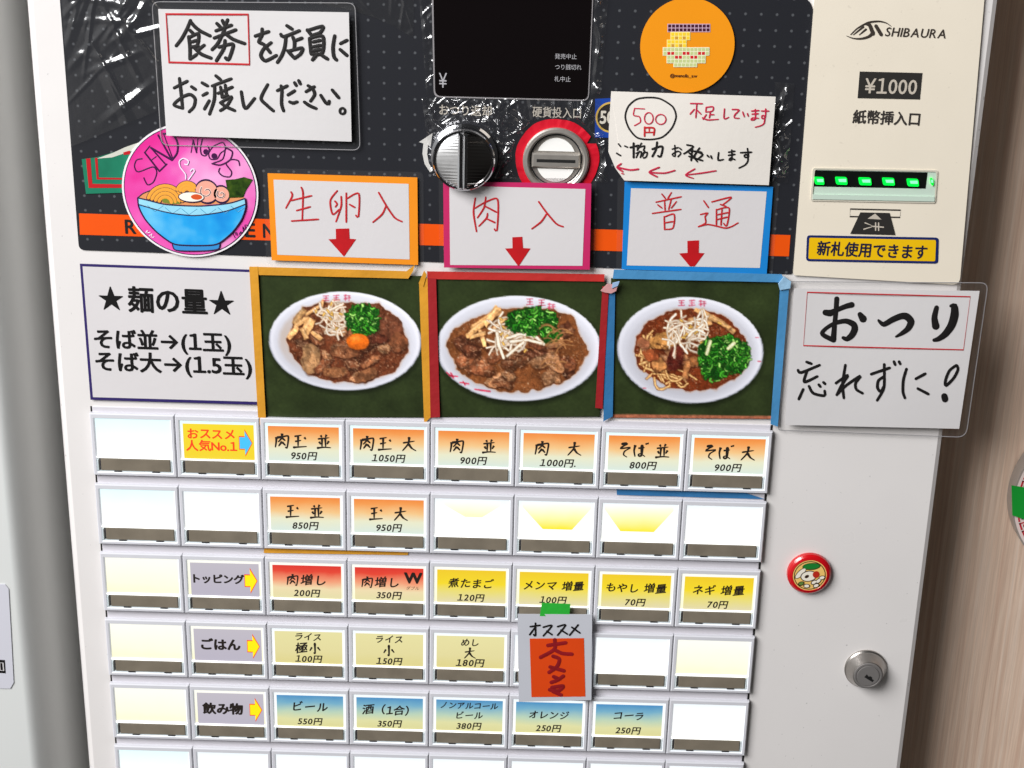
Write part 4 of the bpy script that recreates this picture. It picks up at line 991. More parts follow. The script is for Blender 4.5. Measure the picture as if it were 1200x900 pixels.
# recommendation tag hanging over the rice row
h = wav(9, .0006, .0060)
b = MB(); b.grid([(606.5, 719.5), (694, 720), (693, 820.5), (608, 822.5)], h, mat('tag_paper', (196, 198, 206), .5, var=.03, vscale=40), 10, 10, .0002)
b.grid([(620.7, 748.3), (684.3, 747.8), (686, 816.3), (622.8, 817)], lift(h, .00015), mat('tag_orange', (222, 70, 8), .5, var=.05, vscale=60), 8, 8)
g = lift(h, .0003); z = Z((600, 705), 7.5)
for st in ([(160, 220), (245, 208)], [(205, 190), (205, 300), (190, 290)], [(200, 230), (155, 290)], [(275, 225), (350, 210), (275, 300)], [(305, 260), (350, 290)], [(400, 220), (470, 205), (400, 295)], [(430, 250), (485, 285)], [(580, 205), (505, 295)], [(525, 225), (595, 275)]):
    b.stroke(z(st), 2.0, g, INKM)
DKR = mat('dark_red_marker', (140, 4, 16), .6, var=.25, vscale=200)
for st in ([(315, 385), (470, 362)], [(375, 335), (370, 420), (250, 490)], [(385, 430), (440, 455), (525, 462)], [(360, 480), (415, 505), (395, 570), (325, 622)], [(335, 575), (455, 608)], [(450, 655), (400, 690), (345, 710)], [(365, 660), (395, 672)], [(350, 755), (450, 742), (405, 785), (330, 775)], [(360, 790), (430, 820)]):
    b.stroke(z(st), 4.3, g, DKR)
tag(b.build('paper_tag'), 'small white tag with an orange panel and dark red brush writing over the buttons', 'notice')

# ------------------------------------------------------------------ menu photo cards (flat prints)
def vnoise(shape, cell, seed, octv=3):
    r = np.random.default_rng(seed); H_, W_ = shape; o = np.zeros(shape); amp = 1; tot = 0
    for k in range(octv):
        gh, gw = int(H_/cell)+3, int(W_/cell)+3; g = r.random((gh, gw))
        yy = np.arange(H_)/cell; xx = np.arange(W_)/cell; yi = yy.astype(int); xi = xx.astype(int)
        fy = yy-yi; fx = xx-xi; fy = (fy*fy*(3-2*fy))[:, None]; fx = (fx*fx*(3-2*fx))[None]
        o += amp*((g[yi][:, xi]*(1-fx)+g[yi][:, xi+1]*fx)*(1-fy)+(g[yi+1][:, xi]*(1-fx)+g[yi+1][:, xi+1]*fx)*fy)
        tot += amp; amp *= .55; cell = max(1.6, cell/2)
    return o/tot
class Print:
    """ink of a printed photograph: an RGB raster kept as the colour of the flat card's own mesh"""
    def __init__(s, x0, y0, x1, y1, k, org, zs):
        s.k = k; s.x0, s.y0 = x0, y0; s.W = int((x1-x0)*k); s.H = int((y1-y0)*k); s.org, s.zs = org, zs
        yy, xx = np.mgrid[0:s.H, 0:s.W]; s.X = (xx/k+x0-org[0])*zs; s.Y = (yy/k+y0-org[1])*zs
        s.px = zs/k; s.img = np.zeros((s.H, s.W, 3)); s.wob = [(vnoise((s.H, s.W), 14, q, 2)-.5) for q in (1, 2)]
    def put(s, a, c): s.img += np.clip(a, 0, 1)[..., None]*(np.array(c)[None, None] - s.img) if np.ndim(c) == 1 else np.clip(a, 0, 1)[..., None]*(c-s.img)
    def ell(s, cx, cy, rx, ry, rot=0, soft=1.3, wob=0):
        c, n = math.cos(rot), math.sin(rot); X = s.X-cx+wob*s.wob[0]; Y = s.Y-cy+wob*s.wob[1]
        d = np.sqrt(((X*c+Y*n)/rx)**2+((-X*n+Y*c)/ry)**2)
        return np.clip((1-d)*min(rx, ry)/(soft*s.px)+.5, 0, 1), d
    def pol(s, pts, soft=1.2, wob=0):
        X = s.X+wob*s.wob[0]; Y = s.Y+wob*s.wob[1]; ins = np.zeros(X.shape, bool); dm = np.full(X.shape, 1e9); n = len(pts)
        for i in range(n):
            (ax, ay), (bx, by) = pts[i], pts[(i+1) % n]
            if ay != by: ins ^= ((ay > Y) != (by > Y)) & (X < (bx-ax)*(Y-ay)/(by-ay)+ax)
            l2 = (bx-ax)**2+(by-ay)**2; t = np.clip(((X-ax)*(bx-ax)+(Y-ay)*(by-ay))/l2, 0, 1)
            dm = np.minimum(dm, np.hypot(X-ax-t*(bx-ax), Y-ay-t*(by-ay)))
        sd = np.where(ins, dm, -dm)
        return np.clip(sd/(soft*s.px)+.5, 0, 1), sd
    def seg(s, pts, wd, soft=1.0):
        xs = [p[0] for p in pts]; ys = [p[1] for p in pts]; mg = wd+3*s.px
        i0 = max(0, int((min(xs)-mg-s.X[0, 0])/s.px)); i1 = min(s.W, int((max(xs)+mg-s.X[0, 0])/s.px)+2)
        j0 = max(0, int((min(ys)-mg-s.Y[0, 0])/s.px)); j1 = min(s.H, int((max(ys)+mg-s.Y[0, 0])/s.px)+2)
        if i1 <= i0 or j1 <= j0: return None
        X = s.X[j0:j1, i0:i1]; Y = s.Y[j0:j1, i0:i1]; dm = np.full(X.shape, 1e9)
        for (ax, ay), (bx, by) in zip(pts[:-1], pts[1:]):
            l2 = (bx-ax)**2+(by-ay)**2+1e-9; t = np.clip(((X-ax)*(bx-ax)+(Y-ay)*(by-ay))/l2, 0, 1)
            dm = np.minimum(dm, np.hypot(X-ax-t*(bx-ax), Y-ay-t*(by-ay)))
        return (slice(j0, j1), slice(i0, i1)), dm
    def line(s, pts, wd, c, edge=None, hi=None, a=1.):
        q = s.seg(pts, wd)
        if q is None: return
        sl, dm = q
        def pu(m, col): s.img[sl] += (np.clip(m, 0, 1)*a)[..., None]*(np.array(col, float)-s.img[sl])
        if edge is not None: pu(np.clip((wd/2+1.1*s.px-dm)/s.px+.5, 0, 1)*.7, edge)
        pu((wd/2-dm)/s.px+.5, c)
        if hi is not None: pu(((wd*.18)-dm)/s.px+.5, hi)
def curve(r, x, y, ang, L, bend, n=5):
    pts = []; 
    for i in range(n):
        t = i/(n-1)-.5; a = ang; pts.append((x+math.cos(a)*t*L-math.sin(a)*bend*(t*t*4-.5)*L*.25, y+math.sin(a)*t*L+math.cos(a)*bend*(t*t*4-.5)*L*.25))
    return pts
def textures(p, seed, sd):
    """fine folds, fat lines and wet glints of the sauced meat in the printed picture"""
    for q, (cell, th, c, al) in enumerate(((15, .955, (62, 30, 18), .6), (11, .965, (216, 168, 124), .42), (8, .97, (44, 20, 12), .5), (6, .975, (246, 222, 196), .5))):
        a, b_ = vnoise((p.H, p.W), cell, seed*3+q, 2), vnoise((p.H, p.W), 22, seed*5+q, 1)
        rg = 1-np.abs(2*a-1)*1.6; p.put(np.clip((rg-th)/.02, 0, 1)*al*(sd > 10)*(b_ > .42), c)
def soup_and_meat(p, pts, base, seed, n_meat, box, dark=1.):
    a, sd = p.pol(pts, 1.4, 26); nz = vnoise((p.H, p.W), 26, seed, 4); nf = vnoise((p.H, p.W), 6, seed+1, 3)
    b0 = np.array(base, float); col = b0[None, None]*(.72+.42*nz[..., None]+.16*(nf[..., None]-.5))
    halo = np.clip((sd+14)/20, 0, 1)*.5*(sd < 6); p.put(halo, (190, 140, 100)); p.put(a, col)
    r = random.Random(seed)
    def inside(x, y, k):
        j, i_ = int((y-p.Y[0, 0])/p.px), int((x-p.X[0, 0])/p.px)
        return 0 <= j < p.H and 0 <= i_ < p.W and sd[j, i_] > k
    for i in range(n_meat):
        x, y = r.uniform(*box[0]), r.uniform(*box[1])
        if not inside(x, y, 26): continue
        rx, ry, rot = r.uniform(30, 95), r.uniform(20, 52), r.uniform(-.9, .9)
        m, d = p.ell(x, y, rx, ry, rot, 2.2, 34); m = m*(sd > 8)
        t = r.uniform(.75, 1.35)*dark; cc = np.array(r.choice([(128, 74, 46), (150, 92, 58), (112, 62, 40), (164, 112, 74)]), float)*t
        sh, _ = p.ell(x+5, y+9, rx*1.04, ry*1.06, rot, 4, 34); p.put(sh*(sd > 4)*.55, (44, 20, 12))
        gr = np.clip(.55+.9*(vnoise((p.H, p.W), 9, seed*7+i, 3)-.28)+.25*(1-d), .45, 1.5)
        p.put(m*.95, cc[None, None]*gr[..., None])
        hl_, _ = p.ell(x-rx*.2, y-ry*.35, rx*.5, ry*.22, rot, 6, 30); p.put(hl_*m*.30*(vnoise((p.H, p.W), 5, i+seed, 2) > .5), (238, 200, 166))
        for _ in range(4):
            a0 = r.uniform(0, 6.3); hx, hy = x+rx*.6*math.cos(a0), y+ry*.6*math.sin(a0)
            if inside(hx, hy, 30): p.line(curve(r, hx, hy, rot+r.uniform(-.4, .4), r.uniform(18, 50), r.uniform(-1, 1)), r.uniform(3, 6), (214, 168, 128) if r.random() < .6 else (84, 40, 26), a=.55)
    p.sd = sd; textures(p, seed, sd)
    sp = (vnoise((p.H, p.W), 3.2, seed+5, 1) > .90)*(sd > 10); p.put(sp*.5, (226, 190, 156))
def rim_name(p, spots, k):
    for (x, y), st in zip(spots, ('王', '王', '軒')):
        c = (176, 40, 66)
        def L(*q): p.line([(x+u*k, y+v*k) for u, v in q], 5.2, c, a=.85)
        if st == '王':
            L((-16, -14), (16, -16)); L((-13, 0), (13, -1)); L((-18, 15), (18, 13)); L((0, -15), (0, 14))
        else:
            L((-18, -12), (-2, -13)); L((-10, -18), (-10, 18)); L((-17, 2), (-3, 1)); L((-19, 9), (0, 8)); L((4, -10), (18, -11)); L((2, 1), (20, 0)); L((11, -10), (11, 18))
def sprouts(p, seed, cx, cy, sx, sy, n, L=(60, 120)):
    r = random.Random(seed)
    for i in range(n):
        x, y = cx+sx*max(-1.4, min(1.4, r.gauss(0, 1))), cy+sy*max(-1.3, min(1.5, r.gauss(0, 1))); t = r.uniform(.84, 1.1)
        p.line(curve(r, x, y, r.choice([r.gauss(1.2, .5), r.gauss(.3, .5), r.gauss(2.2, .4)]), r.uniform(*L), r.uniform(-1.6, 1.6)), r.uniform(6, 12), (224*t, 206*t, 182*t), edge=(160, 124, 90), hi=(250*t, 244*t, 236*t))
    for i in range(n//5): p.line(curve(r, r.gauss(cx, sx), r.gauss(cy, sy), r.uniform(0, 3), 16, 0), 9, (222, 176, 80), edge=(120, 80, 40))
def scallion(p, seed, cx, cy, rx, ry, n):
    r = random.Random(seed); m, d = p.ell(cx, cy, rx, ry, .1, 4, 50); p.put(m*.95, (26, 66, 18))
    for i in range(n):
        a0, q = r.uniform(0, 6.3), math.sqrt(r.random())*1.04; x, y = cx+rx*q*math.cos(a0), cy+ry*q*math.sin(a0)
        c = r.choice([(40, 122, 26), (62, 150, 36), (30, 98, 24), (96, 176, 58), (148, 200, 96), (22, 76, 20)])
        p.line(curve(r, x, y, r.uniform(0, 3.2), r.uniform(12, 40), r.uniform(-2, 2)), r.uniform(6, 12), c, edge=(16, 46, 12), hi=tuple(min(255, v*1.25) for v in c) if r.random() < .5 else None)
def menma(p, items):
    for (x, y, ang, L, wd, t) in items:
        u = np.array((math.cos(ang), math.sin(ang))); v = np.array((-u[1], u[0])); c = np.array((x, y), float)
        q = [c-u*L/2-v*wd*.42, c-v*wd*.56, c+u*L/2-v*wd*.40, c+u*L*.46+v*wd*.45, c+v*wd*.46, c-u*L*.53+v*wd*.36]
        sh, _ = p.pol([k+np.array((5, 9)) for k in q], 5, 14); p.put(sh*.55, (50, 24, 12))
        m, sd = p.pol(q, 1.6, 14); st = vnoise((p.H, p.W), 7, int(x+y), 3)
        p.put(m, np.array((206*t, 152*t, 94*t))[None, None]*(.66+.6*st+.12*np.clip(sd/(wd*.5), 0, 1))[..., None])
        p.line([tuple(c-u*L*.4-v*wd*.2), tuple(c+u*L*.4-v*wd*.16)], wd*.2, (238*t, 204*t, 154*t), a=.45)
def bowl(p, cx, cy, rx, ry, rot=0.):
    nz = vnoise((p.H, p.W), 60, 4, 3); g = np.array((46, 56, 30))[None, None]*(.78+.5*nz[..., None]); g[..., :] *= (.92+.16*vnoise((p.H, p.W), 4, 9, 2))[..., None]
    p.img[:] = g
    sh, _ = p.ell(cx+4, cy+16, rx*1.0, ry*1.01, rot, 12); p.put(sh*.7, (16, 20, 10))
    m, d = p.ell(cx, cy, rx, ry, rot, 1.4); t = (p.Y-cy)/ry; s_ = (p.X-cx)/rx
    ring = np.clip((d-.5)/.5, 0, 1)
    v = 214-10*t+6*s_-26*(1-ring)*1.0+10*np.exp(-((d-.96)/.03)**2)
    col = np.stack([v-4, v-4, v+6], -1); p.put(m, col)
    edge = np.exp(-((d-.995)/.012)**2)*(t > -.2); p.put(edge*.6, (142, 144, 160))
def print_mat():
    m = bpy.data.materials.new('photo_print'); m.use_nodes = True; n = m.node_tree; bs = n.nodes['Principled BSDF']
    at_ = n.nodes.new('ShaderNodeVertexColor'); at_.layer_name = 'ink'; n.links.new(at_.outputs[0], bs.inputs['Base Color'])
    bs.inputs['Roughness'].default_value = .42; bs.inputs['Specular IOR Level'].default_value = .3
    return m
PM = print_mat()
def card(p, corners, h, label, gain=1.0):
    """prints the raster on a card whose four pixel corners are given"""
    c = [np.array(q, float) for q in corners]; nx, ny = p.W, p.H
    a = np.linspace(0, 1, nx)[None, :, None]; bq = np.linspace(0, 1, ny)[:, None, None]
    q = (1-bq)*((1-a)*c[0]+a*c[1])+bq*((1-a)*c[3]+a*c[2])
    hq = np.zeros(q.shape[:2])+h+.0004*np.sin(q[..., 0]/37.)*np.sin(q[..., 1]/51.)
    d = np.stack([(q[..., 0]-600)/F, (q[..., 1]-450)/F, np.ones(q.shape[:2])], -1) @ R
    t = (-hq-CF[2])/d[..., 2]; X = CF+t[..., None]*d
    V = np.stack([X[..., 0], X[..., 2], Z0-X[..., 1]], -1).reshape(-1, 3)
    # sample the ink at each vertex
    ix = np.clip(((q[..., 0]-p.x0)*p.k).astype(int), 0, p.W-1); iy = np.clip(((q[..., 1]-p.y0)*p.k).astype(int), 0, p.H-1)
    im = p.img
    gl = (.88+.32*vnoise((p.H, p.W), 5, 77, 2))*(.92+.2*vnoise((p.H, p.W), 2.2, 78, 1)); lum = (im.max(-1)-im.min(-1) > 34)[..., None]
    im = np.where(lum, im*gl[..., None], im)
    for _ in range(1):     # the soft dot gain of the print
        im = (im+np.roll(im, 1, 0)+np.roll(im, -1, 0)+np.roll(im, 1, 1)+np.roll(im, -1, 1)+.5*np.roll(np.roll(im, 1, 0), 1, 1)+.5*np.roll(np.roll(im, -1, 0), -1, 1))/6
    lm = im.mean(-1, keepdims=True); im = np.clip((lm+(im-lm)*.90-112)*1.12+116, 0, 255)
    im[:2] = im[2:3]; im[-2:] = im[-3:-2]
    ink = np.clip(im[iy, ix]*gain, 0, 255)/255; ink = np.where(ink <= .04045, ink/12.92, ((ink+.055)/1.055)**2.4).reshape(-1, 3)
    ctr = (V.min(0)+V.max(0))/2; V = V-ctr
    i = np.arange((ny-1)*(nx-1)); j = i//(nx-1)*nx+i % (nx-1)
    fq = np.stack([j, j+nx, j+nx+1, j+1], -1)
    rimi = np.concatenate([np.arange(nx), np.arange(1, ny)*nx+nx-1, (ny-1)*nx+np.arange(nx-2, -1, -1), np.arange(ny-2, 0, -1)*nx])
    k = len(rimi); n0 = len(V); V2 = V[rimi]+np.array([0, .0003, 0]); ar = np.arange(k); nxt = (ar+1) % k
    side = np.stack([rimi, rimi[nxt], n0+nxt, n0+ar], -1)
    V = np.concatenate([V, V2]); fq = np.concatenate([fq, side]); ink = np.concatenate([ink, ink[rimi]])
    me = bpy.data.meshes.new('menu_photo'); me.vertices.add(len(V)); me.vertices.foreach_set('co', V.ravel())
    me.loops.add(fq.size); me.loops.foreach_set('vertex_index', fq.ravel().astype(np.int32)); me.polygons.add(len(fq))
    me.polygons.foreach_set('loop_start', (np.arange(len(fq))*4).astype(np.int32)); me.polygons.foreach_set('loop_total', np.full(len(fq), 4, np.int32))
    me.update(calc_edges=True)
    ca = me.color_attributes.new('ink', 'FLOAT_COLOR', 'POINT'); ca.data.foreach_set('color', np.concatenate([ink, np.ones((len(ink), 1))], 1).ravel())
    me.materials.append(PM)
    o = bpy.data.objects.new('menu_photo', me); COL.objects.link(o); place(o, ctr)
    tag(o, label, 'photo', 'noodle bowl photos above the buttons')
K = 1.7
# egg bowl
p = Print(296, 316, 504, 492, K, (290, 310), 5.4545)
bowl(p, 622, 487, 486, 316, .03)
inn_, d_ = p.ell(620, 490, 420, 262, .03, 6); p.put(inn_*.5, (186, 182, 188)); m_, _ = p.ell(230, 440, 90, 160, .1, 60, 20); p.put(m_*.5*inn_, (186, 158, 132))
soup_and_meat(p, [(250, 470), (300, 340), (350, 275), (470, 245), (640, 242), (840, 250), (960, 345), (1020, 480), (1025, 560), (940, 680), (760, 755), (560, 755), (380, 695), (270, 560)], (112, 58, 34), 11, 26, ((300, 980), (300, 720)))
for x, y, rx, ry, rt, c in ((900, 400, 95, 75, .6, (108, 61, 41)), (960, 500, 62, 60, .9, (120, 70, 44)), (620, 560, 90, 38, .1, (125, 77, 49)), (760, 700, 70, 40, -.5, (134, 84, 53)), (560, 690, 80, 36, .1, (129, 82, 51)), (400, 600, 60, 95, .15, (151, 110, 73)), (830, 470, 60, 34, 0, (88, 44, 30))):
    sh, _ = p.ell(x+4, y+10, rx, ry, rt, 5, 30); p.put(sh*.6, (44, 20, 12)); m_, d_ = p.ell(x, y, rx, ry, rt, 2, 34)
    p.put(m_, np.array(c)[None, None]*(.55+.85*vnoise((p.H, p.W), 10, int(x), 3)+.12*(1-d_))[..., None])
textures(p, 51, p.sd)
menma(p, [(330, 330, -1.0, 120, 40, .8), (345, 365, -.6, 120, 30, 1.05), (390, 390, -1.1, 110, 62, 1.0), (290, 430, -.95, 100, 40, 1.1), (420, 290, -.5, 120, 24, 1.05), (360, 440, 1.1, 80, 30, .9), (440, 450, .7, 80, 30, 1.0), (480, 250, -1.3, 60, 20, 1.05)])
sprouts(p, 3, 545, 345, 52, 58, 46)
scallion(p, 4, 735, 352, 100, 92, 230)
sh, _ = p.ell(712, 506, 76, 50, .0, 6); p.put(sh*.6, (50, 22, 10)); m_, d_ = p.ell(705, 491, 73, 51, .05, 2, 4); p.put(m_, np.array((226, 104, 20))[None, None]*(1.12-.25*d_ - .12*(p.Y-491)/51)[..., None]); m_, _ = p.ell(690, 470, 26, 10, -.1, 8); p.put(m_*.5, (248, 168, 90))
rim_name(p, [(500, 214), (566, 211), (636, 210)], 1.05)
card(p, [(300.5, 321.5), (499, 323.5), (502, 489.5), (306, 489)], .0014, 'photo card of a noodle bowl topped with an orange egg yolk')
# meat bowl
p = Print(500, 318, 712, 494, K, (490, 310), 5.0)
bowl(p, 588, 490, 482, 309, .02)
inn_, d_ = p.ell(590, 500, 425, 262, .02, 6); p.put(inn_*.45, (188, 184, 190))
soup_and_meat(p, [(165, 480), (190, 380), (330, 310), (480, 260), (640, 250), (780, 262), (900, 300), (950, 420), (1000, 500), (920, 640), (820, 700), (640, 745), (480, 742), (330, 690), (230, 610)], (132, 76, 40), 21, 34, ((220, 940), (320, 710)))
menma(p, [(400, 320, -.55, 210, 40, 1.12), (340, 370, -.7, 150, 34, 1.08), (430, 300, -.9, 130, 44, 1.15), (375, 430, 1.25, 110, 26, 1.12), (350, 410, -.3, 100, 26, 1.0), (470, 350, -.75, 110, 20, 1.1)])
sprouts(p, 5, 540, 400, 60, 52, 42, (80, 150))
for c_ in ([(520, 430), (600, 405), (690, 425), (735, 465)], [(540, 450), (640, 440), (720, 460)], [(500, 545), (470, 470), (460, 400)], [(520, 535), (570, 490), (615, 455)]): p.line(c_, 17, (222, 206, 180), edge=(120, 80, 50), hi=(246, 238, 224))
scallion(p, 6, 665, 330, 140, 72, 230); scallion(p, 7, 770, 405, 50, 48, 60)
for i in range(14):
    p.line(curve(random, random.uniform(740, 850), random.uniform(360, 620), random.uniform(-.5, .5), random.uniform(50, 120), 1.), 8, (196, 140, 84), edge=(90, 46, 24), a=.6)
rim_name(p, [(653, 217), (722, 223), (778, 245)], 1.1)
for q in ([(165, 630), (195, 655)], [(180, 650), (230, 655)], [(190, 632), (205, 662)], [(245, 690), (295, 698)], [(262, 684), (275, 704)], [(330, 730), (420, 742)]): p.line(q, 8, (196, 30, 60), a=.85)
card(p, [(507, 326.5), (710, 330), (703, 488.5), (512, 489)], .0014, 'photo card of a noodle bowl piled with meat and sprouts, framed in red tape')
# plain bowl
p = Print(708, 320, 922, 498, K, (700, 310), 5.0)
bowl(p, 543, 500, 428, 311, .06)
inn_, d_ = p.ell(548, 505, 372, 265, .05, 6); p.put(inn_*.45, (184, 182, 190))
soup_and_meat(p, [(212, 510), (222, 420), (290, 335), (400, 280), (540, 255), (680, 275), (790, 335), (860, 430), (890, 500), (870, 600), (800, 670), (690, 725), (560, 742), (430, 722), (310, 660), (235, 590)], (120, 52, 24), 31, 10, ((280, 560), (420, 660)))
r = random.Random(9)
for i in range(20):
    a0 = r.uniform(2.0, 3.6); x, y = 550+310*math.cos(a0)*r.uniform(.8, .98), 500+225*math.sin(a0)*r.uniform(.8, .98)
    p.line(curve(r, x, y, a0+1.57+r.uniform(-.5, .5), r.uniform(60, 130), r.uniform(-2, 2)), 11, (214, 160, 92), edge=(100, 50, 22), hi=(240, 202, 140))
for i in range(12): p.line(curve(r, r.uniform(330, 540), r.uniform(640, 710), r.uniform(0, .5), r.uniform(60, 130), r.uniform(-2, 2)), 11, (206, 150, 84), edge=(90, 44, 20), hi=(236, 196, 134))
for x, y, rx, ry, rt, c in ((385, 440, 88, 52, -.3, (176, 120, 62)), (455, 545, 46, 78, .2, (84, 32, 24)), (360, 590, 44, 40, 0, (178, 118, 66)), (270, 460, 44, 36, .3, (140, 84, 56)), (310, 530, 50, 32, .4, (150, 74, 40)), (565, 570, 40, 38, 0, (150, 92, 50)), (515, 620, 20, 60, .1, (170, 110, 64))):
    sh, _ = p.ell(x+4, y+9, rx, ry, rt, 5, 30); p.put(sh*.6, (44, 18, 8)); m_, d_ = p.ell(x, y, rx, ry, rt, 2, 34)
    p.put(m_, np.array(c)[None, None]*(.6+.8*vnoise((p.H, p.W), 10, int(x)+5, 3)+.15*(1-d_))[..., None])
textures(p, 52, p.sd)
menma(p, [(650, 300, .45, 170, 36, 1.0), (620, 345, -.25, 110, 42, 1.0), (750, 360, .6, 130, 34, .86), (690, 325, .5, 200, 26, .95), (570, 330, .1, 70, 34, .85)])
sprouts(p, 8, 520, 400, 70, 50, 44, (80, 150))
scallion(p, 10, 742, 530, 148, 108, 330); scallion(p, 12, 690, 610, 80, 70, 90)
for q in ([(765, 490), (800, 460)], [(640, 520), (660, 450)]): p.line(q, 22, (206, 206, 150), edge=(60, 90, 30), hi=(236, 232, 200))
rim_name(p, [(492, 224), (553, 224), (614, 226)], 1.0)
m_ = np.clip((p.Y-(872+.012*(p.X-100)))/6, 0, 1); p.put(m_, (158, 92, 66))
for x, y in ((935, 427), (948, 566), (275, 722)): p.line([(x-8, y), (x+8, y)], 6, (190, 60, 80), a=.8)
card(p, [(716, 326), (914, 329), (905, 491), (717, 489.5)], .0014, 'photo card of a plainer noodle bowl with scallions at its right, bordered in blue tape')
b = MB()

# ------------------------------------------------------------------ masking tape
TAPES = {'o': mat('orange_tape', (214, 150, 40), .5, var=.10, vscale=90, bump=.25, bscale=260), 'r': mat('red_paper_tape', (190, 44, 40), .5, var=.10, vscale=90, bump=.25, bscale=260), 'b': mat('blue_paper_tape', (72, 140, 190), .5, var=.10, vscale=90, bump=.25, bscale=260), 'rd': mat('dark_red_tape', (158, 28, 34), .5, var=.10, vscale=90, bump=.25, bscale=260), 'bd': mat('deep_blue_tape', (48, 112, 164), .5, var=.10, vscale=90, bump=.25, bscale=260), 'g': mat('green_tape', (44, 176, 56), .45, var=.06, bump=.15)}
ti = [0]
def tape(pts, k, label, h=.0022, group='strips of masking tape round the photo cards', crease=True):
    ti[0] += 1; b = MB(); hf = wav(40+ti[0], .0003, h, 16)
    c = [pts[0], pts[1], pts[2], pts[3]]
    horiz = abs(c[1][0]-c[0][0]) > abs(c[3][1]-c[0][1])
    b.grid(c, hf, TAPES[k], 30 if horiz else 4, 4 if horiz else 30, .00025)
    if len(pts) > 4:     # torn or folded end
        b.poly(pts[4:], lift(hf, .0004), TAPES[k], th=.0002)
    tag(b.build('tape_strip'), label, 'tape', group)
tape([(292.5, 312.5), (480, 318), (478, 326.5), (293, 322), (476, 318), (486, 310.5), (484, 318), (478, 327)], 'o', 'orange tape strip along the top edge of the egg yolk photo card')
tape([(292, 313), (302, 312.5), (311.5, 489), (303, 500)], 'o', 'orange tape strip down the left edge of the egg yolk photo card', .0026)
tape([(491, 331), (502, 325), (504.5, 489), (497, 497), (490.5, 332), (497, 317), (500, 322), (496, 336)], 'o', 'orange tape strip down the right edge of the egg yolk photo card', .0020)
tape([(500.5, 318), (708.5, 321.5), (708, 330), (501, 327)], 'r', 'red tape strip along the top edge of the meat bowl photo card')
tape([(501, 326), (511, 326.5), (515.5, 489), (504.5, 489.5)], 'rd', 'dark red tape strip down the left edge of the meat bowl photo card', .0024)
tape([(706, 335.5), (713.5, 337), (706, 479), (697.5, 478)], 'rd', 'dark red tape strip down the right edge of the meat bowl photo card', .0028)
tape([(719.5, 316), (916, 321.5), (921, 331), (718, 326.5)], 'b', 'blue tape strip along the top edge of the plainer bowl photo card', .0026)
tape([(711, 336), (721, 336.5), (718, 488), (707, 494)], 'bd', 'deep blue tape strip down the left edge of the plainer bowl photo card', .0024)
tape([(914.5, 334), (925, 334), (911.5, 500), (903, 497)], 'b', 'blue tape strip down the right edge of the plainer bowl photo card', .0026)
b = MB(); wt = mat('folded_tape_end', (206, 150, 150), .5, var=.1, vscale=200)
b.poly([(704, 341), (712, 333), (724, 334.5), (722, 341), (716, 344), (708, 342.5)], .0046, wt, th=.0012); b.poly([(718, 332), (726, 330), (724, 335), (717, 338)], .0052, mat('folded_tape_blue', (150, 180, 214), .5), th=.001)
tag(b.build('tape_scrap'), 'crumpled pink and pale blue tape end between the second and third photo cards', 'tape')
b = MB(); b.poly([(912, 333), (919, 324), (927, 330), (926, 338), (914, 340)], .0040, mat('pale_blue_tape', (150, 190, 220), .45, var=.1, vscale=200, bump=.3), th=.001)
tag(b.build('tape_scrap'), 'crumpled pale blue tape end at the top right corner of the third photo card', 'tape')
b = MB(); OT = mat('terracotta_edge', (190, 104, 76), .5)
tape([(309.5, 642.3), (478.5, 646), (478, 650.5), (309, 648)], 'o', 'thin orange tape strip lying between the second and third button rows', .0012, None)
tape([(722.5, 572.5), (868, 575.8), (896, 585), (723, 580)], 'bd', 'blue tape strip above the last two buttons of the second row', .0012, None)
tape([(635, 706.5), (668.5, 708), (667, 722.5), (632.5, 722)], 'g', 'green tape piece holding the white and orange tag', .0064, None)

# ------------------------------------------------------------------ crinkled clear film over the control panel
def film(label, corners, seed, amp, nx, ny, h=.0024, m=None, n=30, small=1.):
    r = random.Random(seed); b = MB(); folds = []
    (x0, y0), (x1, y1) = corners[0], corners[2]
    for i in range(n):
        fx, fy, a = r.uniform(min(x0, x1), max(x0, x1)), r.uniform(min(y0, y1), max(y0, y1)), r.uniform(0, 6.28)
        folds.append((fx, fy, math.cos(a), math.sin(a), r.uniform(2.5, 9)*small, r.uniform(10, 50)*small, r.uniform(.3, 1)*small))
    def hf(x, y):
        s = 0
        for fx, fy, c, n, wd, L, k in folds:
            u = (x-fx)*c+(y-fy)*n; v = -(x-fx)*n+(y-fy)*c
            s += k*max(0, 1-abs(v)/wd)*math.exp(-(u/L)**2)
        if math.hypot(x-651.5, y-187) < 53: return .00095
        if math.hypot(x-544.5, y-182) < 40: return .0011
        return h+amp*s
    b.grid(corners, hf, m or FILM, nx, ny)
    tag(b.build('plastic_film', smooth=True), label, 'film', 'crinkled clear film on the control panel')
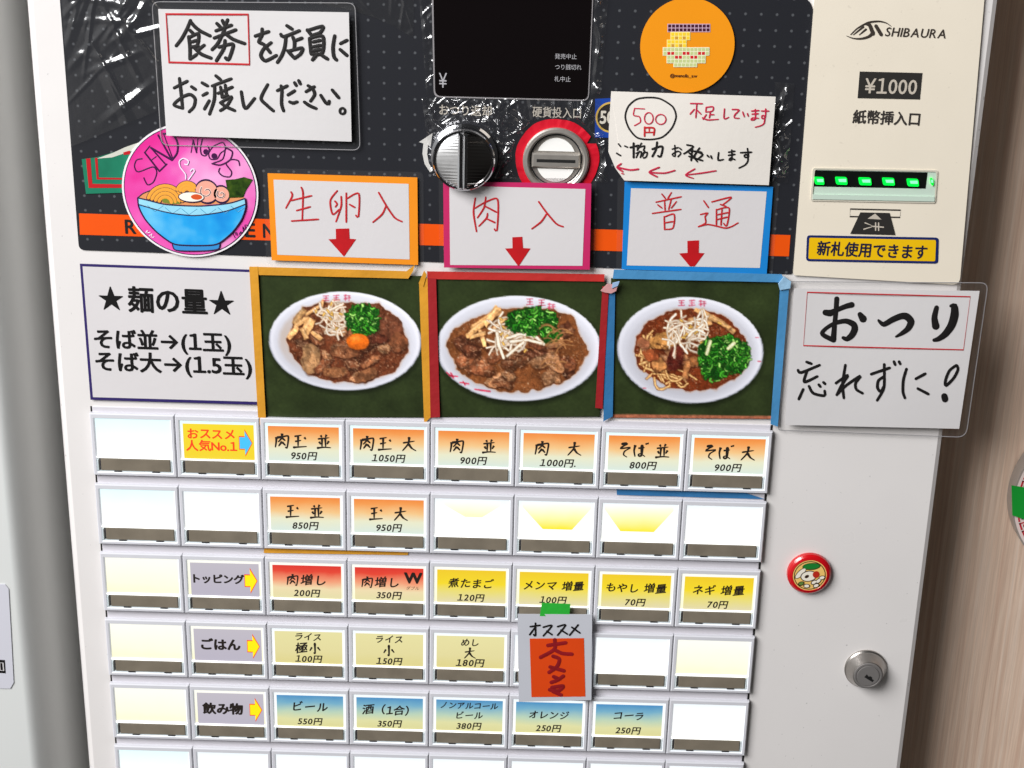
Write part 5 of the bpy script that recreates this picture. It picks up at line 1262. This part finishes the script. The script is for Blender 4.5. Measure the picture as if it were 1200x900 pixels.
film('clear crinkled film bunched on the black panel left of the handwritten sign', [(71, -20), (188, -20), (184, 130), (83, 172)], 3, .0015, 80, 110)
film('clear crinkled film bunched below the price display and round the coin knob', [(494, 114), (704, 117), (712, 214), (506, 206)], 5, .0033, 180, 84, .0014, n=190, small=.5)
film('narrow clear film strip left of the price display', [(490, -20), (506, -20), (508, 112), (500, 118)], 8, .0011, 16, 80, .0014)
film('narrow clear film strip right of the price display', [(698, -20), (714, -20), (704, 112), (692, 112)], 9, .0011, 16, 80, .0014)
film('clear film strip at the right side of the black panel', [(908, 96), (931, 98), (923, 215), (905, 212)], 12, .0012, 24, 80, .0014)
film('clear film creased along the top of the black panel above the handwritten sign', [(186, -20), (486, -20), (484, 44), (420, 8)], 14, .0010, 150, 34, .0012, n=36, small=.5)

# ------------------------------------------------------------------ round plaque on the wood wall at the right
hw = -WALLY
pq = empty('round_plaque', P(1294, 590, hw), 'round plaque with a red meander border hanging on the wood wall at the right edge', 'sign')
b = MB(); cpx = (1289, 586)
def wd_(c, r, h, m, n=80, th=0): b.disc(c, r, h, m, n, th)
wd_(cpx, 102.5, hw+.012, mat('plaque_rim', (150, 140, 132), .3), th=.011)
wd_(cpx, 100.5, hw+.0124, mat('plaque_white', (224, 206, 200), .4))
o = P(*cpx, hw+.0126); rr0 = (P(cpx[0]+100.5, cpx[1], hw+.0126)-o).length
for i in range(54):
    a0 = 2*math.pi*i/54
    def q(r_, t): return o+Vector((math.cos(a0+t)*rr0*r_, 0, math.sin(a0+t)*rr0*r_))
    for (ra, rb, ta, tb) in ((.965, .945, 0, .10), (.965, .83, 0, .018), (.855, .83, 0, .072), (.925, .83, .058, .078), (.925, .90, .034, .078)):
        b.add([q(ra, ta), q(ra, tb), q(rb, tb), q(rb, ta)], [[0, 1, 2, 3]], mat('meander_red', (190, 30, 48), .5))
b.build('disc', pq)
b = MB(); b.poly([(1185.5, 569), (1240, 578), (1240, 622), (1186.5, 604)], hw+.0135, mat('plaque_green', (24, 150, 50), .4), th=.0005)
tag(b.build('tape_strip'), 'green tape across the round plaque at the right edge of the picture', 'tape')
